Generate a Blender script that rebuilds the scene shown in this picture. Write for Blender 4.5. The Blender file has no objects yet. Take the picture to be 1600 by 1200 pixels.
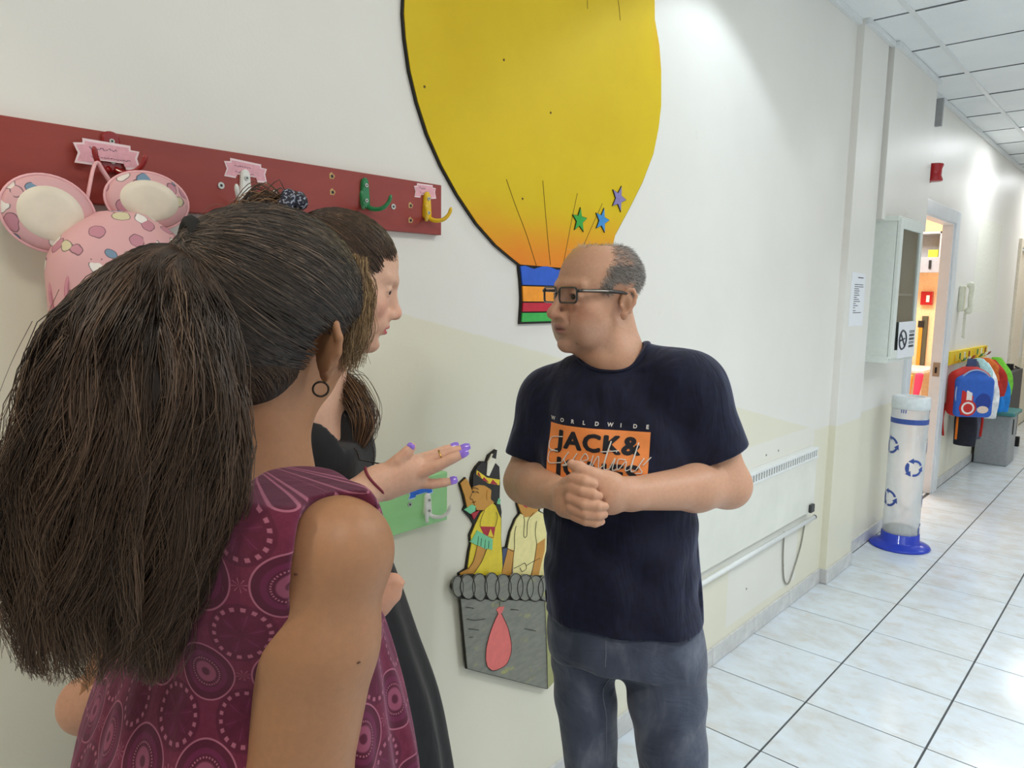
import bpy, bmesh, math, random
import numpy as np
from mathutils import Vector, Matrix
from mathutils.bvhtree import BVHTree
random.seed(7)
rng = np.random.default_rng(7)

# ------------------------------------------------------------------ camera
# world axes: X runs along the corridor, Y points at the wall with the coat rails, Z is up (metres)
SC = bpy.context.scene
COL = SC.collection
WY = 1.2529          # wall plane
CEIL = 2.793         # ceiling height
TILE = 0.3957        # floor tile pitch
FX0, FY0 = 2.2040, 0.8713   # one floor grid crossing
CX0, CY0 = 3.8496, 1.0299   # one ceiling grid crossing
def cam_axes(p, y, r):
    cy, sy, cp, sp = math.cos(y), math.sin(y), math.cos(p), math.sin(p)
    f = Vector((cy*cp, sy*cp, -sp)); rt = Vector((sy, -cy, 0)); dn = f.cross(rt)
    c, s = math.cos(r), math.sin(r)
    return c*rt + s*dn, -s*rt + c*dn, f
_r, _d, _f = cam_axes(0.124, 0.7363, -0.0161)
cam_data = bpy.data.cameras.new('camera'); cam = bpy.data.objects.new('camera', cam_data); COL.objects.link(cam)
cam.matrix_world = Matrix(((_r.x, -_d.x, -_f.x, 0), (_r.y, -_d.y, -_f.y, 0), (_r.z, -_d.z, -_f.z, 1.4764), (0, 0, 0, 1)))
cam_data.sensor_width = 36; cam_data.lens = 1134.28/1600*36; cam_data.clip_start = 0.05; cam_data.clip_end = 60
SC.camera = cam
# horizontal helper directions used for posing the people
CR = Vector((_r.x, _r.y, 0)).normalized()      # to the right in the photograph
CF = Vector((_f.x, _f.y, 0)).normalized()      # away from the photographer

# ------------------------------------------------------------------ world, lights, exposure
world = bpy.data.worlds.new('world'); SC.world = world; world.use_nodes = True
_bg = world.node_tree.nodes['Background']; _bg.inputs[0].default_value = (0.86, 0.93, 1.0, 1); _bg.inputs[1].default_value = 0.9
SC.view_settings.view_transform = 'Standard'
try: SC.view_settings.look = 'None'
except Exception: pass
SC.view_settings.gamma = 1.0; SC.view_settings.use_curve_mapping = False
SC.view_settings.exposure = 0.22
SC.cycles.use_denoising = True
SC.cycles.max_bounces = 8; SC.cycles.diffuse_bounces = 5; SC.cycles.transparent_max_bounces = 12
def area(name, loc, rot, sx, sy, power, color):
    l = bpy.data.lights.new(name, 'AREA'); l.shape = 'RECTANGLE'; l.size = sx; l.size_y = sy; l.energy = power; l.color = color
    o = bpy.data.objects.new(name, l); o.location = loc; o.rotation_euler = rot; COL.objects.link(o); return o
# cool and warm fill from windows added in the unseen opposite wall
area('added_window_fill', (3.05, -2.02, 1.55), (math.radians(-90), 0, 0), 3.0, 1.9, 10, (0.86, 0.93, 1.0))
area('added_window_fill_near', (-1.2, -2.02, 1.55), (math.radians(-90), 0, 0), 1.8, 1.6, 8, (1.0, 0.90, 0.76))
# ceiling light panels (the fixtures themselves are built with the ceiling)
LIGHT_CELLS = [(-7, 2), (-4, 2), (-1, 2), (5, 0), (9, 0)]     # (column, row) cells of the ceiling grid
for i, j in LIGHT_CELLS:
    warm = (1.0, 0.93, 0.82) if i < -2 else (0.93, 0.97, 1.0)
    area('ceiling_panel_light', (CX0 + (i+.5)*.6, CY0 - (j+.5)*.6, CEIL-0.02), (0, 0, 0), .54, .54, 9 if i < -2 else 4 if i < 0 else 9, warm)
area('room_fill', (7.2, 2.2, 2.70), (0, 0, 0), .9, .9, 55, (1.0, 0.96, 0.9))  # added fill inside the room, without a fixture
area('end_light', (9.6, 0.0, 2.74), (0, 0, 0), .6, .6, 12, (1.0, 0.86, 0.74))
# two cool recessed downlights close to the wall wash it with scallops
COOL, WARM = (0.80, 0.92, 1.0), (1.0, 0.86, 0.68)
SPOTS = [(2.30, .81, 17, COOL), (7.0, .82, 9, COOL), (-.9, .85, 40, WARM), (2.30, -.9, 118, COOL), (4.65, -.9, 44, COOL), (7.0, -.9, 66, COOL)]  # the warm one and the row across the corridor are added fill
for x, y, e, c in SPOTS:
    _sp = bpy.data.lights.new('downlight_and_fill_lamp', 'SPOT'); _sp.energy = e; _sp.spot_size = math.radians(114 if y > 0 else 142); _sp.spot_blend = 0.22 if y > 0 else 1.0; _sp.shadow_soft_size = 0.05; _sp.color = c
    _so = bpy.data.objects.new('downlight_and_fill_lamp', _sp); COL.objects.link(_so); _so.location = (x, y, CEIL-0.02)

# ------------------------------------------------------------------ helpers
def lin(c):
    def f(v):
        v /= 255.0
        return v/12.92 if v <= 0.04045 else ((v+0.055)/1.055)**2.4
    return (f(c[0]), f(c[1]), f(c[2]), 1.0)
class NT:
    """small node-tree helper"""
    def __init__(s, m):
        m.use_nodes = True; s.t = m.node_tree; s.n = s.t.nodes; s.b = s.n['Principled BSDF']; s.out = s.n['Material Output']
    def node(s, ty, **kw):
        n = s.n.new(ty)
        for k, v in kw.items(): setattr(n, k, v)
        return n
    def link(s, a, b): s.t.links.new(a, b)
    def setin(s, sock, v):
        if hasattr(v, 'is_output') or isinstance(v, bpy.types.NodeSocket): s.link(v, sock)
        else: sock.default_value = v
    def math(s, op, a, b=0.0, c=None):
        n = s.node('ShaderNodeMath', operation=op)
        s.setin(n.inputs[0], a); s.setin(n.inputs[1], b)
        if c is not None: s.setin(n.inputs[2], c)
        return n.outputs[0]
    def mix(s, f, a, b):
        n = s.node('ShaderNodeMix', data_type='RGBA')
        s.setin(n.inputs[0], f); s.setin(n.inputs[6], a); s.setin(n.inputs[7], b)
        return n.outputs[2]
    def coord(s, which='Object'):
        return s.node('ShaderNodeTexCoord').outputs[which]
    def sep(s, v):
        n = s.node('ShaderNodeSeparateXYZ'); s.setin(n.inputs[0], v); return n.outputs
    def mapping(s, v, scale=(1, 1, 1), loc=(0, 0, 0), rot=(0, 0, 0)):
        n = s.node('ShaderNodeMapping'); s.setin(n.inputs[0], v); n.inputs['Scale'].default_value = scale; n.inputs['Location'].default_value = loc; n.inputs['Rotation'].default_value = rot
        return n.outputs[0]
    def noise(s, v, scale, detail=3, rough=0.5, dist=0.0):
        n = s.node('ShaderNodeTexNoise'); s.setin(n.inputs['Vector'], v); n.inputs['Scale'].default_value = scale; n.inputs['Detail'].default_value = detail
        n.inputs['Roughness'].default_value = rough; n.inputs['Distortion'].default_value = dist
        return n.outputs[0]
    def ramp(s, f, stops):
        n = s.node('ShaderNodeValToRGB'); s.setin(n.inputs[0], f); e = n.color_ramp.elements
        while len(e) < len(stops): e.new(0.5)
        for k, (p, c) in enumerate(stops): e[k].position = p; e[k].color = c
        return n.outputs[0]
    def step(s, f, lo, hi):
        n = s.node('ShaderNodeMapRange', interpolation_type='SMOOTHSTEP'); s.setin(n.inputs[0], f); n.inputs[1].default_value = lo; n.inputs[2].default_value = hi
        return n.outputs[0]
    def bump(s, h, strength=0.2, dist=0.002):
        n = s.node('ShaderNodeBump'); s.setin(n.inputs['Height'], h); n.inputs['Strength'].default_value = strength; n.inputs['Distance'].default_value = dist
        s.link(n.outputs[0], s.b.inputs['Normal'])
    def base(s, v): s.setin(s.b.inputs['Base Color'], v)
MATS = {}
def mat(name, rgb=None, rough=0.5, metal=0.0, spec=0.5, grain=0.04, gscale=40.0, bump=0.0, bscale=200.0, coat=0.0, trans=0.0, ior=1.45, alpha=1.0):
    """plain procedural material: a base colour with a little noise in it"""
    if name in MATS: return MATS[name]
    m = bpy.data.materials.new(name); t = NT(m)
    c = lin(rgb)
    if grain:
        co = t.coord(); n = t.noise(co, gscale, 4, 0.6)
        d = tuple(max(0, v*(1-grain*2)) for v in c[:3])+(1,); u = tuple(min(1, v*(1+grain*2)) for v in c[:3])+(1,)
        t.base(t.ramp(n, [(0.3, d), (0.7, u)]))
    else: t.base(c)
    t.b.inputs['Roughness'].default_value = rough; t.b.inputs['Metallic'].default_value = metal
    t.b.inputs['Specular IOR Level'].default_value = spec; t.b.inputs['Coat Weight'].default_value = coat
    t.b.inputs['Transmission Weight'].default_value = trans; t.b.inputs['IOR'].default_value = ior; t.b.inputs['Alpha'].default_value = alpha
    if bump: t.bump(t.noise(t.coord(), bscale, 4, 0.6), bump)
    MATS[name] = m
    return m

def link(o, parent=None):
    COL.objects.link(o)
    if parent is not None: o.parent = parent
    return o
def tag(o, label, cat, group=None, kind=None):
    o['label'] = label; o['category'] = cat
    if group: o['group'] = group
    if kind: o['kind'] = kind
    return o
def structure(o, label=None):
    o['kind'] = 'structure'
    if label: o['label'] = label
    return o
def empty(name, loc=(0, 0, 0)):
    o = bpy.data.objects.new(name, None); o.location = loc; o.empty_display_size = 0.05
    return link(o)
def mesh(name, verts, faces, m, parent=None, smooth=False):
    """world-space vertices; the object's origin is moved to the middle of its base"""
    v = np.asarray(verts, float)
    lo, hi = v.min(0), v.max(0); org = np.array([(lo[0]+hi[0])/2, (lo[1]+hi[1])/2, lo[2]])
    me = bpy.data.meshes.new(name); me.from_pydata((v-org).tolist(), [], [list(f) for f in faces]); me.update()
    if smooth: me.polygons.foreach_set('use_smooth', [True]*len(me.polygons))
    if m is not None: me.materials.append(m)
    o = bpy.data.objects.new(name, me); link(o)
    o.location = org
    if parent is not None: set_parent(o, parent)
    return o
def set_parent(o, p):
    """parent, keeping the world position (parents here only carry a translation)"""
    o.parent = p
    off = Vector((0, 0, 0)); q = p
    while q is not None: off += q.location; q = q.parent
    o.location = Vector(o.location) - off
def from_bm(name, bm, m, parent=None, smooth=False):
    bm.normal_update(); bm.verts.index_update()
    v = [tuple(x.co) for x in bm.verts]; f = [[x.index for x in p.verts] for p in bm.faces]; bm.free()
    return mesh(name, v, f, m, parent, smooth)
def bm_box(bm, x0, x1, y0, y1, z0, z1, bevel=0.0):
    r = bmesh.ops.create_cube(bm, size=1.0)
    for v in r['verts']:
        v.co = Vector((x0 + (v.co.x+.5)*(x1-x0), y0 + (v.co.y+.5)*(y1-y0), z0 + (v.co.z+.5)*(z1-z0)))
    if bevel:
        es = list({e for v in r['verts'] for e in v.link_edges})
        bmesh.ops.bevel(bm, geom=es, offset=bevel, segments=2, affect='EDGES', profile=0.5)
def box(name, x0, x1, y0, y1, z0, z1, m, parent=None, bevel=0.0):
    bm = bmesh.new(); bm_box(bm, x0, x1, y0, y1, z0, z1, bevel); return from_bm(name, bm, m, parent)
def plate(name, pts, y, t, m, parent=None, bevel=0.0, smooth=False):
    """flat cut-out parallel to the wall: outline in (x, z), front face at y, thickness t behind it"""
    bm = bmesh.new()
    vs = [bm.verts.new((p[0], y, p[1])) for p in pts]
    f = bm.faces.new(vs); f.normal_update()
    if f.normal.y > 0: f.normal_flip()
    r = bmesh.ops.extrude_face_region(bm, geom=[f]); nv = [g for g in r['geom'] if isinstance(g, bmesh.types.BMVert)]
    for v in nv: v.co.y = y + t
    # keep both caps: extrude moves the region, so rebuild the front cap
    fr = bm.faces.new(vs) if bm.faces.get(vs) is None else None
    bmesh.ops.recalc_face_normals(bm, faces=bm.faces)
    if bevel:
        es = [e for e in bm.edges if all(abs(v.co.y-y) < 1e-6 for v in e.verts)]
        bmesh.ops.bevel(bm, geom=es, offset=bevel, segments=1, affect='EDGES')
    bmesh.ops.triangulate(bm, faces=[f for f in bm.faces if len(f.verts) > 4])
    return from_bm(name, bm, m, parent, smooth)
def frames(P):
    """parallel-transport frames along a polyline"""
    P = np.asarray(P, float); T = np.gradient(P, axis=0); T /= np.linalg.norm(T, axis=1)[:, None]+1e-12
    a = np.array([0, 0, 1.0]) if abs(T[0][2]) < .9 else np.array([1.0, 0, 0])
    n = np.cross(T[0], a); n /= np.linalg.norm(n); N = [n]
    for i in range(1, len(P)):
        n = N[-1] - T[i]*np.dot(N[-1], T[i]); n /= np.linalg.norm(n)+1e-12; N.append(n)
    N = np.array(N); return T, N, np.cross(T, N)
def tube_data(P, r, sides=8, closed=False, cap=True, flat=1.0):
    P = np.asarray(P, float); k = len(P)
    if closed: Pp = np.vstack([P[-1:], P, P[:1]]); T, N, B = frames(Pp); T, N, B = T[1:-1], N[1:-1], B[1:-1]
    else: T, N, B = frames(P)
    rr = np.broadcast_to(np.asarray(r, float), (k,))
    a = np.linspace(0, 2*math.pi, sides, endpoint=False)
    V = (P[:, None, :] + rr[:, None, None]*(np.cos(a)[None, :, None]*N[:, None, :] + flat*np.sin(a)[None, :, None]*B[:, None, :])).reshape(-1, 3)
    F = []
    for i in range(k if closed else k-1):
        j = (i+1) % k
        for s in range(sides): F.append((i*sides+s, i*sides+(s+1) % sides, j*sides+(s+1) % sides, j*sides+s))
    if cap and not closed:
        F.append(tuple(range(sides))[::-1]); F.append(tuple((k-1)*sides+s for s in range(sides)))
    return V, F
def tube(name, P, r, m, parent=None, sides=8, closed=False, flat=1.0):
    V, F = tube_data(P, r, sides, closed, True, flat); return mesh(name, V, F, m, parent, True)
def multi(name, datas, m, parent=None, smooth=True):
    V, F, o = [], [], 0
    for v, f in datas:
        V.append(np.asarray(v)); F += [tuple(i+o for i in q) for q in f]; o += len(v)
    return mesh(name, np.vstack(V), F, m, parent, smooth)
def curve(P, n=40, closed=False):
    """Catmull-Rom through points"""
    P = np.asarray(P, float)
    Q = np.vstack([P[-1:], P, P[:2]]) if closed else np.vstack([2*P[0]-P[1], P, 2*P[-1]-P[-2]])
    m_ = len(P) if closed else len(P)-1
    out = []
    for t in np.linspace(0, m_, n, endpoint=not closed):
        i = min(int(t), m_-1); u = t-i; a, b, c, d = Q[i], Q[i+1], Q[i+2], Q[i+3]
        out.append(.5*((2*b)+(-a+c)*u+(2*a-5*b+4*c-d)*u*u+(-a+3*b-3*c+d)*u**3))
    return np.array(out)
def lathe(name, prof, c, m, parent=None, n=40, smooth=True):
    """profile of (radius, z) turned about the vertical axis through c"""
    V, F = [], []
    for r, z in prof:
        for k in range(n):
            a = 2*math.pi*k/n; V.append((c[0]+r*math.cos(a), c[1]+r*math.sin(a), c[2]+z))
    for i in range(len(prof)-1):
        for k in range(n): F.append((i*n+k, i*n+(k+1) % n, (i+1)*n+(k+1) % n, (i+1)*n+k))
    if prof[0][0] > 1e-6: F.append(tuple(range(n))[::-1])
    if prof[-1][0] > 1e-6: F.append(tuple((len(prof)-1)*n+k for k in range(n)))
    return mesh(name, V, F, m, parent, smooth)
def ellipse(cx, cz, a, b, n=32, rot=0.0):
    return [(cx + a*math.cos(t)*math.cos(rot) - b*math.sin(t)*math.sin(rot), cz + a*math.cos(t)*math.sin(rot) + b*math.sin(t)*math.cos(rot)) for t in [2*math.pi*k/n for k in range(n)]]
def star(cx, cz, r, rot, k=0.42):
    return [(cx + (r if i % 2 == 0 else r*k)*math.sin(rot+i*math.pi/5), cz + (r if i % 2 == 0 else r*k)*math.cos(rot+i*math.pi/5)) for i in range(10)]
def ink(name, lines, y, w, m, parent, closed=False):
    """drawn outlines on a board: thin raised strokes (x, z) just in front of y"""
    if name == 'handwriting':
        return multi(name, [tube_data(curve([(p[0], y, p[1]) for p in L], 8), w, 4) for L in lines], m, parent, False)
    for L in lines:
        P = [(p[0], y, p[1]) for p in L]
        if len(P) > 2: P = curve(P, max(8, 4*len(P)))
        V, F = tube_data(P, w, 4, False, True, 1.0); mesh(name, V, F, m, parent, False)
def loop(pts): return list(pts)+[pts[0]]

# ------------------------------------------------------------------ the setting: wall, floor, ceiling, doorway
def wall_material():
    m = bpy.data.materials.new('painted_wall'); t = NT(m)
    geo = t.node('ShaderNodeNewGeometry').outputs['Position']; x, y, z = t.sep(geo)
    lineH = t.math('SUBTRACT', 1.662, t.math('MULTIPLY', x, 0.228))
    lineH = t.math('MAXIMUM', lineH, 0.835)
    n = t.noise(geo, 30, 3); zz = t.math('ADD', z, t.math('MULTIPLY', t.math('SUBTRACT', n, .5), .006))
    low = t.step(t.math('SUBTRACT', lineH, zz), -0.002, 0.004)
    low = t.math('MULTIPLY', low, t.step(y, -1.0, 0.9))
    # bare patch left around and under the heater
    def inside(v, a, b): return t.math('MULTIPLY', t.step(v, a-.004, a+.004), t.math('SUBTRACT', 1.0, t.step(v, b-.004, b+.004)))
    p1 = t.math('MULTIPLY', inside(x, 2.72, 3.46), inside(z, .115, .47)); p2 = t.math('MULTIPLY', inside(x, 2.2, 3.60), inside(z, .40, .86))
    patch = t.math('MAXIMUM', p1, p2)
    low = t.math('MULTIPLY', low, t.math('SUBTRACT', 1.0, t.math('MULTIPLY', patch, .72)))
    big = t.noise(geo, 1.3, 4, .6); sm = t.noise(geo, 9.0, 4, .7)
    white = t.ramp(big, [(0.3, lin((229, 226, 219))), (0.7, lin((236, 234, 228)))])
    cream = t.ramp(big, [(0.3, lin((226, 222, 202))), (0.7, lin((231, 227, 208)))])
    c = t.mix(low, white, cream)
    scuff = t.step(sm, .66, .80)
    t.base(t.mix(t.math('MULTIPLY', scuff, .10), c, lin((170, 164, 150))))
    t.b.inputs['Roughness'].default_value = .42; t.b.inputs['Specular IOR Level'].default_value = .4
    t.bump(t.math('ADD', t.noise(geo, 190, 3), t.math('MULTIPLY', t.noise(geo, 18, 3), 2.0)), .12, .0015)
    return m
M_wall = wall_material()
M_white = mat('white_lacquer', (228, 230, 228), .35, grain=.015)
M_trimw = mat('white_door_paint', (225, 230, 234), .3, grain=.02, gscale=8)
def floor_material():
    m = bpy.data.materials.new('cloudy_floor_tile'); t = NT(m)
    geo = t.node('ShaderNodeNewGeometry').outputs['Position']; oi = t.node('ShaderNodeObjectInfo')
    v = t.node('ShaderNodeVectorMath', operation='ADD'); t.link(geo, v.inputs[0])
    cmb = t.node('ShaderNodeCombineXYZ'); t.setin(cmb.inputs[2], t.math('MULTIPLY', oi.outputs['Random'], 9.0)); t.link(cmb.outputs[0], v.inputs[1])
    sv = t.mapping(v.outputs[0], (1.6, 1, 1)); a = t.noise(sv, 6, 6, .62, .2); b = t.noise(sv, 13, 5, .6, .2)
    c1 = t.ramp(a, [(0.30, lin((206, 207, 206))), (0.5, lin((215, 222, 228))), (0.70, lin((222, 232, 242)))])
    t.base(t.mix(t.math('MULTIPLY', t.step(b, .50, .70), .45), c1, lin((206, 198, 188))))
    t.b.inputs['Roughness'].default_value = .16; t.b.inputs['Specular IOR Level'].default_value = .5
    t.bump(t.noise(geo, 60, 3), .04, .001)
    return m
M_tile = floor_material()
M_grout = mat('dark_grey_grout', (84, 86, 88), .9, grain=.08)
M_skirt = mat('marbled_skirting_tile', (205, 204, 202), .25, grain=.07, gscale=14)

# floor: grout bed with every tile laid on it
XA, XB, YA = -2.4, 12.2, -2.05
flo = structure(box('floor', XA, XB, YA, 3.4, -0.06, -0.0025, M_grout), 'pale tiled corridor floor with dark joints')
def tile_mesh():
    bm = bmesh.new(); h = TILE/2
    bm_box(bm, -h+.0026, h-.0026, -h+.0034, h-.0034, -.010, 0.0, .0012)
    me = bpy.data.meshes.new('tile'); bm.to_mesh(me); bm.free(); me.materials.append(M_tile); return me
TM = tile_mesh(); rest = []
for i in range(-12, 26):
    for j in range(-8, 2):
        x = FX0 + (i+.5)*TILE; y = FY0 + (j-.5)*TILE + TILE
        if y > 1.30: continue
        seen = (x > 1.2 and y > -.35 + .0*x and (x-1.0)*0.20 - .55 < y)
        if seen and x < 10.8:
            o = bpy.data.objects.new('tile', TM); link(o); o.location = (x, y, 0); set_parent(o, flo)
        else: rest.append((x, y))
bm = bmesh.new(); h = TILE/2
for x, y in rest: bm_box(bm, x-h+.0026, x+h-.0026, y-h+.0034, y+h-.0034, -.01, 0)
for i in range(10):
    for j in range(5): bm_box(bm, 4.45+i*.4+.003, 4.45+(i+1)*.4-.003, 1.285+j*.4+.003, 1.285+(j+1)*.4-.003, -.01, -.0005)
o = from_bm('outlying_tiles', bm, M_tile, flo); o['kind'] = 'stuff'

# long wall with the coat rails, its two projections and the wall past them
wl = structure(empty('wall_left'), 'cream and white painted corridor wall')
box('wall_panel', XA, 3.80, WY, 1.335, 0, CEIL+.1, M_wall, wl)
box('pilaster', 3.80, 4.19, WY-.035, WY+.14, 0, CEIL+.1, M_wall, wl, .002)
box('wall_panel', 4.19, 5.30, 1.275, 1.335, 0, CEIL+.1, M_wall, wl)
box('shaft_casing', 4.225, 5.13, 1.198, 1.28, 1.90, CEIL+.1, M_wall, wl, .002)
box('wall_panel', 5.30, 6.22, 1.275, 1.335, 2.06, CEIL+.1, M_wall, wl)
box('wall_panel', 6.22, 9.30, 1.275, 1.335, 0, CEIL+.1, M_wall, wl)
box('wall_panel', 9.30, 10.25, 1.275, 1.335, 2.06, CEIL+.1, M_wall, wl)
box('wall_panel', 10.25, XB, 1.275, 1.335, 0, CEIL+.1, M_wall, wl)
# the wall opposite, with openings added for the fill lamps, and the two ends (they close the corridor)
wr = structure(empty('wall_right'), 'corridor wall across from the coat rails, with added windows')
for a in ((XA, -2.1, 0, CEIL+.1), (-.3, 1.5, 0, CEIL+.1), (4.6, XB, 0, CEIL+.1), (-2.1, -.3, 0, .75), (-2.1, -.3, 2.35, CEIL+.1), (1.5, 4.6, 0, .6), (1.5, 4.6, 2.5, CEIL+.1)):
    box('wall_panel', a[0], a[1], YA-.15, YA, a[2], a[3], M_wall, wr)
for n_, (a, b, c, d) in enumerate(((1.5, 4.6, .6, 2.5), (-2.1, -.3, .75, 2.35))):
    w = structure(empty('added_window_%d' % (n_+1), ((a+b)/2, YA-.08, c)))
    for q in ((a, a+.06, c, d), (b-.06, b, c, d), (a, b, c, c+.06), (a, b, d-.06, d), ((a+b)/2-.03, (a+b)/2+.03, c, d)): box('added_window_frame', q[0], q[1], YA-.12, YA-.06, q[2], q[3], M_trimw, w)
structure(box('wall_back', XA-.15, XA, YA, WY+.14, 0, CEIL+.1, M_wall), 'wall closing the near end of the corridor')
structure(box('wall_end', XB, XB+.15, YA, WY+.14, 0, CEIL+.1, mat('warm_end_wall', (222, 205, 180), .6)), 'warm beige wall closing the far end of the corridor')

# skirting tiles
sk = structure(empty('baseboard_left'), 'grey marbled skirting tiles along the coat rail wall')
def skirt(x0, x1, y):
    x = FX0 + math.ceil((x0-FX0)/TILE)*TILE; a = x0
    while a < x1-.002:
        b = min(x, x1); box('skirting_tile', a+.001, b-.001, y-.010, y, .002, .078, M_skirt, sk, .0015); a = b; x += TILE
skirt(XA, 3.80, WY); skirt(3.79, 4.19, WY-.035); skirt(4.19, 5.26, 1.275); skirt(6.36, 9.24, 1.275)
box('skirting_tile', 3.79, 3.80, WY-.035, WY-.010, .002, .078, M_skirt, sk, .001)

# suspended ceiling: hangers grid and lay-in panels
def ceiling_material():
    m = bpy.data.materials.new('mineral_ceiling_panel'); t = NT(m); geo = t.node('ShaderNodeNewGeometry').outputs['Position']
    n = t.noise(geo, 120, 3, .7); b = t.noise(geo, 3, 2)
    t.base(t.mix(t.math('MULTIPLY', t.step(n, .6, .72), .35), t.ramp(b, [(.3, lin((232, 236, 236))), (.7, lin((240, 243, 242)))]), lin((178, 180, 178))))
    t.b.inputs['Roughness'].default_value = .9; t.b.inputs['Specular IOR Level'].default_value = .15; t.bump(n, .25, .002); return m
M_ceil = ceiling_material(); M_grid = mat('white_grid_bar', (226, 229, 229), .4, grain=.02)
M_gap = mat('grey_panel_gap', (120, 124, 124), .8)  # plain grey for the backing slab and the joints between panels
ce = structure(box('ceiling', XA, XB, YA, WY+.14, CEIL+.05, CEIL+.12, M_gap), 'suspended ceiling of square mineral panels')
def panel_mesh(w, d):
    bm = bmesh.new(); bm_box(bm, -w/2, w/2, -d/2, d/2, 0, .015, .003); me = bpy.data.meshes.new('ceiling_tile'); bm.to_mesh(me); bm.free(); me.materials.append(M_ceil); return me
PM = panel_mesh(.592, .588); PMs = panel_mesh(.592, 1.30-CY0)
lights_cells = set(LIGHT_CELLS)
M_diff = bpy.data.materials.new('lit_diffuser'); _t = NT(M_diff); _t.base((1, 1, 1, 1)); _t.b.inputs['Emission Color'].default_value = (.9, .96, 1, 1); _t.b.inputs['Emission Strength'].default_value = 3.0
for i in range(-10, 14):
    for j in range(-1, 5):
        x = CX0 + (i+.5)*.6; y = CY0 - (j+.5)*.6 if j >= 0 else (CY0+1.30)/2
        if (i, j) in lights_cells: continue
        o = bpy.data.objects.new('ceiling_tile', PM if j >= 0 else PMs); link(o); o.location = (x, y, CEIL+.006 + (((i*7+j*13) % 5)-2)*.0006); set_parent(o, ce)
for j in range(0, 6): box('grid_bar', XA, XB, CY0-j*.6-.012, CY0-j*.6+.012, CEIL, CEIL+.008, M_grid, ce, .001)
for i in range(-10, 15): box('grid_bar', CX0+i*.6-.003, CX0+i*.6+.003, YA, WY, CEIL+.002, CEIL+.007, M_gap, ce)
tr = structure(empty('trim_1'), 'white ceiling edge angle along the wall')
box('edge_angle', XA, 3.80, WY-.022, WY, CEIL-.022, CEIL+.004, M_grid, tr, .001); box('edge_angle', 3.80, 4.225, WY-.057, WY-.035, CEIL-.022, CEIL+.004, M_grid, tr, .001)
box('edge_angle', 4.225, 5.13, 1.176, 1.198, CEIL-.022, CEIL+.004, M_grid, tr, .001); box('edge_angle', 5.13, XB, 1.253, 1.275, CEIL-.022, CEIL+.004, M_grid, tr, .001)
names = {0: 'square ceiling light panel nearest the wall past the red alarm', 1: 'square ceiling light panel far down the corridor'}
for k, (i, j) in enumerate(LIGHT_CELLS):
    x = CX0 + (i+.5)*.6; y = CY0 - (j+.5)*.6
    t_ = empty('ceiling_light', (x, y, CEIL))
    for q in ((-.3, .3, -.3, -.275), (-.3, .3, .275, .3), (-.3, -.275, -.275, .275), (.275, .3, -.275, .275)): box('light_frame', x+q[0]+.004, x+q[1]-.004, y+q[2], y+q[3], CEIL+.001, CEIL+.02, M_white, t_)
    box('diffuser', x-.275, x+.275, y-.275, y+.275, CEIL+.012, CEIL+.016, M_diff, t_)
    lab = {5: 'lit square ceiling panel lamp beside the wall past the red alarm', 9: 'lit square ceiling panel lamp at the far end of the corridor', -1: 'lit square ceiling panel lamp above the floor beside the heater', -4: 'lit square ceiling panel lamp above the balloon decoration', -7: 'lit square ceiling panel lamp above the pink backpack'}[i]
    tag(t_, lab, 'ceiling lamp', 'square ceiling panel lamps')
for (x, y, e, c), lab in zip(SPOTS, ('near the wall beside the balloon', 'near the wall over the intercom handset', 'added for warm fill over the pink backpack', 'added for fill across the corridor from the balloon', 'added for fill across the corridor from the glass cabinet', 'added for fill across the corridor from the intercom handset')): tag(lathe('downlight', [(.001, .0), (.04, .0), (.055, -.004), (.058, .002), (.058, .01)], (x, y, CEIL-.002), M_white), 'small round recessed downlight '+lab, 'ceiling lamp', 'recessed downlights')

# doorway past the glass cabinet, and the room behind it
d1 = structure(empty('door_1', (5.78, 1.275, 0)), 'white door frame of the open doorway past the glass cabinet')
box('jamb', 6.20, 6.245, 1.262, 1.337, 0, 2.07, M_trimw, d1, .003); box('architrave', 6.225, 6.345, 1.250, 1.277, 0, 2.13, M_trimw, d1, .004)
box('jamb', 5.275, 5.32, 1.262, 1.337, 0, 2.07, M_trimw, d1, .003); box('architrave', 5.20, 5.30, 1.250, 1.277, 0, 2.13, M_trimw, d1, .004)
box('head_jamb', 5.32, 6.20, 1.262, 1.337, 2.03, 2.07, M_trimw, d1, .003); box('architrave', 5.30, 6.225, 1.250, 1.277, 2.04, 2.13, M_trimw, d1, .004)
sp_ = box('strike_plate', 6.196, 6.2005, 1.272, 1.318, .905, 1.01, mat('brushed_steel', (150, 150, 146), .35, .9), d1, .001)
box('latch_hole', 6.195, 6.1962, 1.29, 1.304, .93, .975, mat('black_hole', (18, 18, 18), .8, grain=0), sp_)
ro = structure(empty('wall_room'), 'orange painted wall of the room behind the doorway')
M_orange = mat('orange_room_paint', (250, 208, 164), .6)
box('wall_panel', 4.4, 8.6, 3.25, 3.35, 0, CEIL, M_orange, ro); box('wall_panel', 8.6, 8.7, 1.335, 3.35, 0, CEIL, M_orange, ro); box('wall_panel', 4.3, 4.4, 1.335, 3.35, 0, CEIL, M_orange, ro)
structure(box('ceiling_room', 4.3, 8.7, 1.336, 3.35, CEIL, CEIL+.1, M_ceil), 'white ceiling of the room behind the doorway')
d2 = structure(empty('door_2', (9.78, 1.275, 0)), 'cream door in its frame at the far end of the corridor')
M_cream = mat('cream_door_paint', (222, 212, 192), .4)
box('architrave', 9.24, 9.33, 1.248, 1.277, 0, 2.13, M_cream, d2, .004); box('architrave', 10.22, 10.31, 1.248, 1.277, 0, 2.13, M_cream, d2, .004); box('architrave', 9.33, 10.22, 1.248, 1.277, 2.04, 2.13, M_cream, d2, .004)
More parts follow.
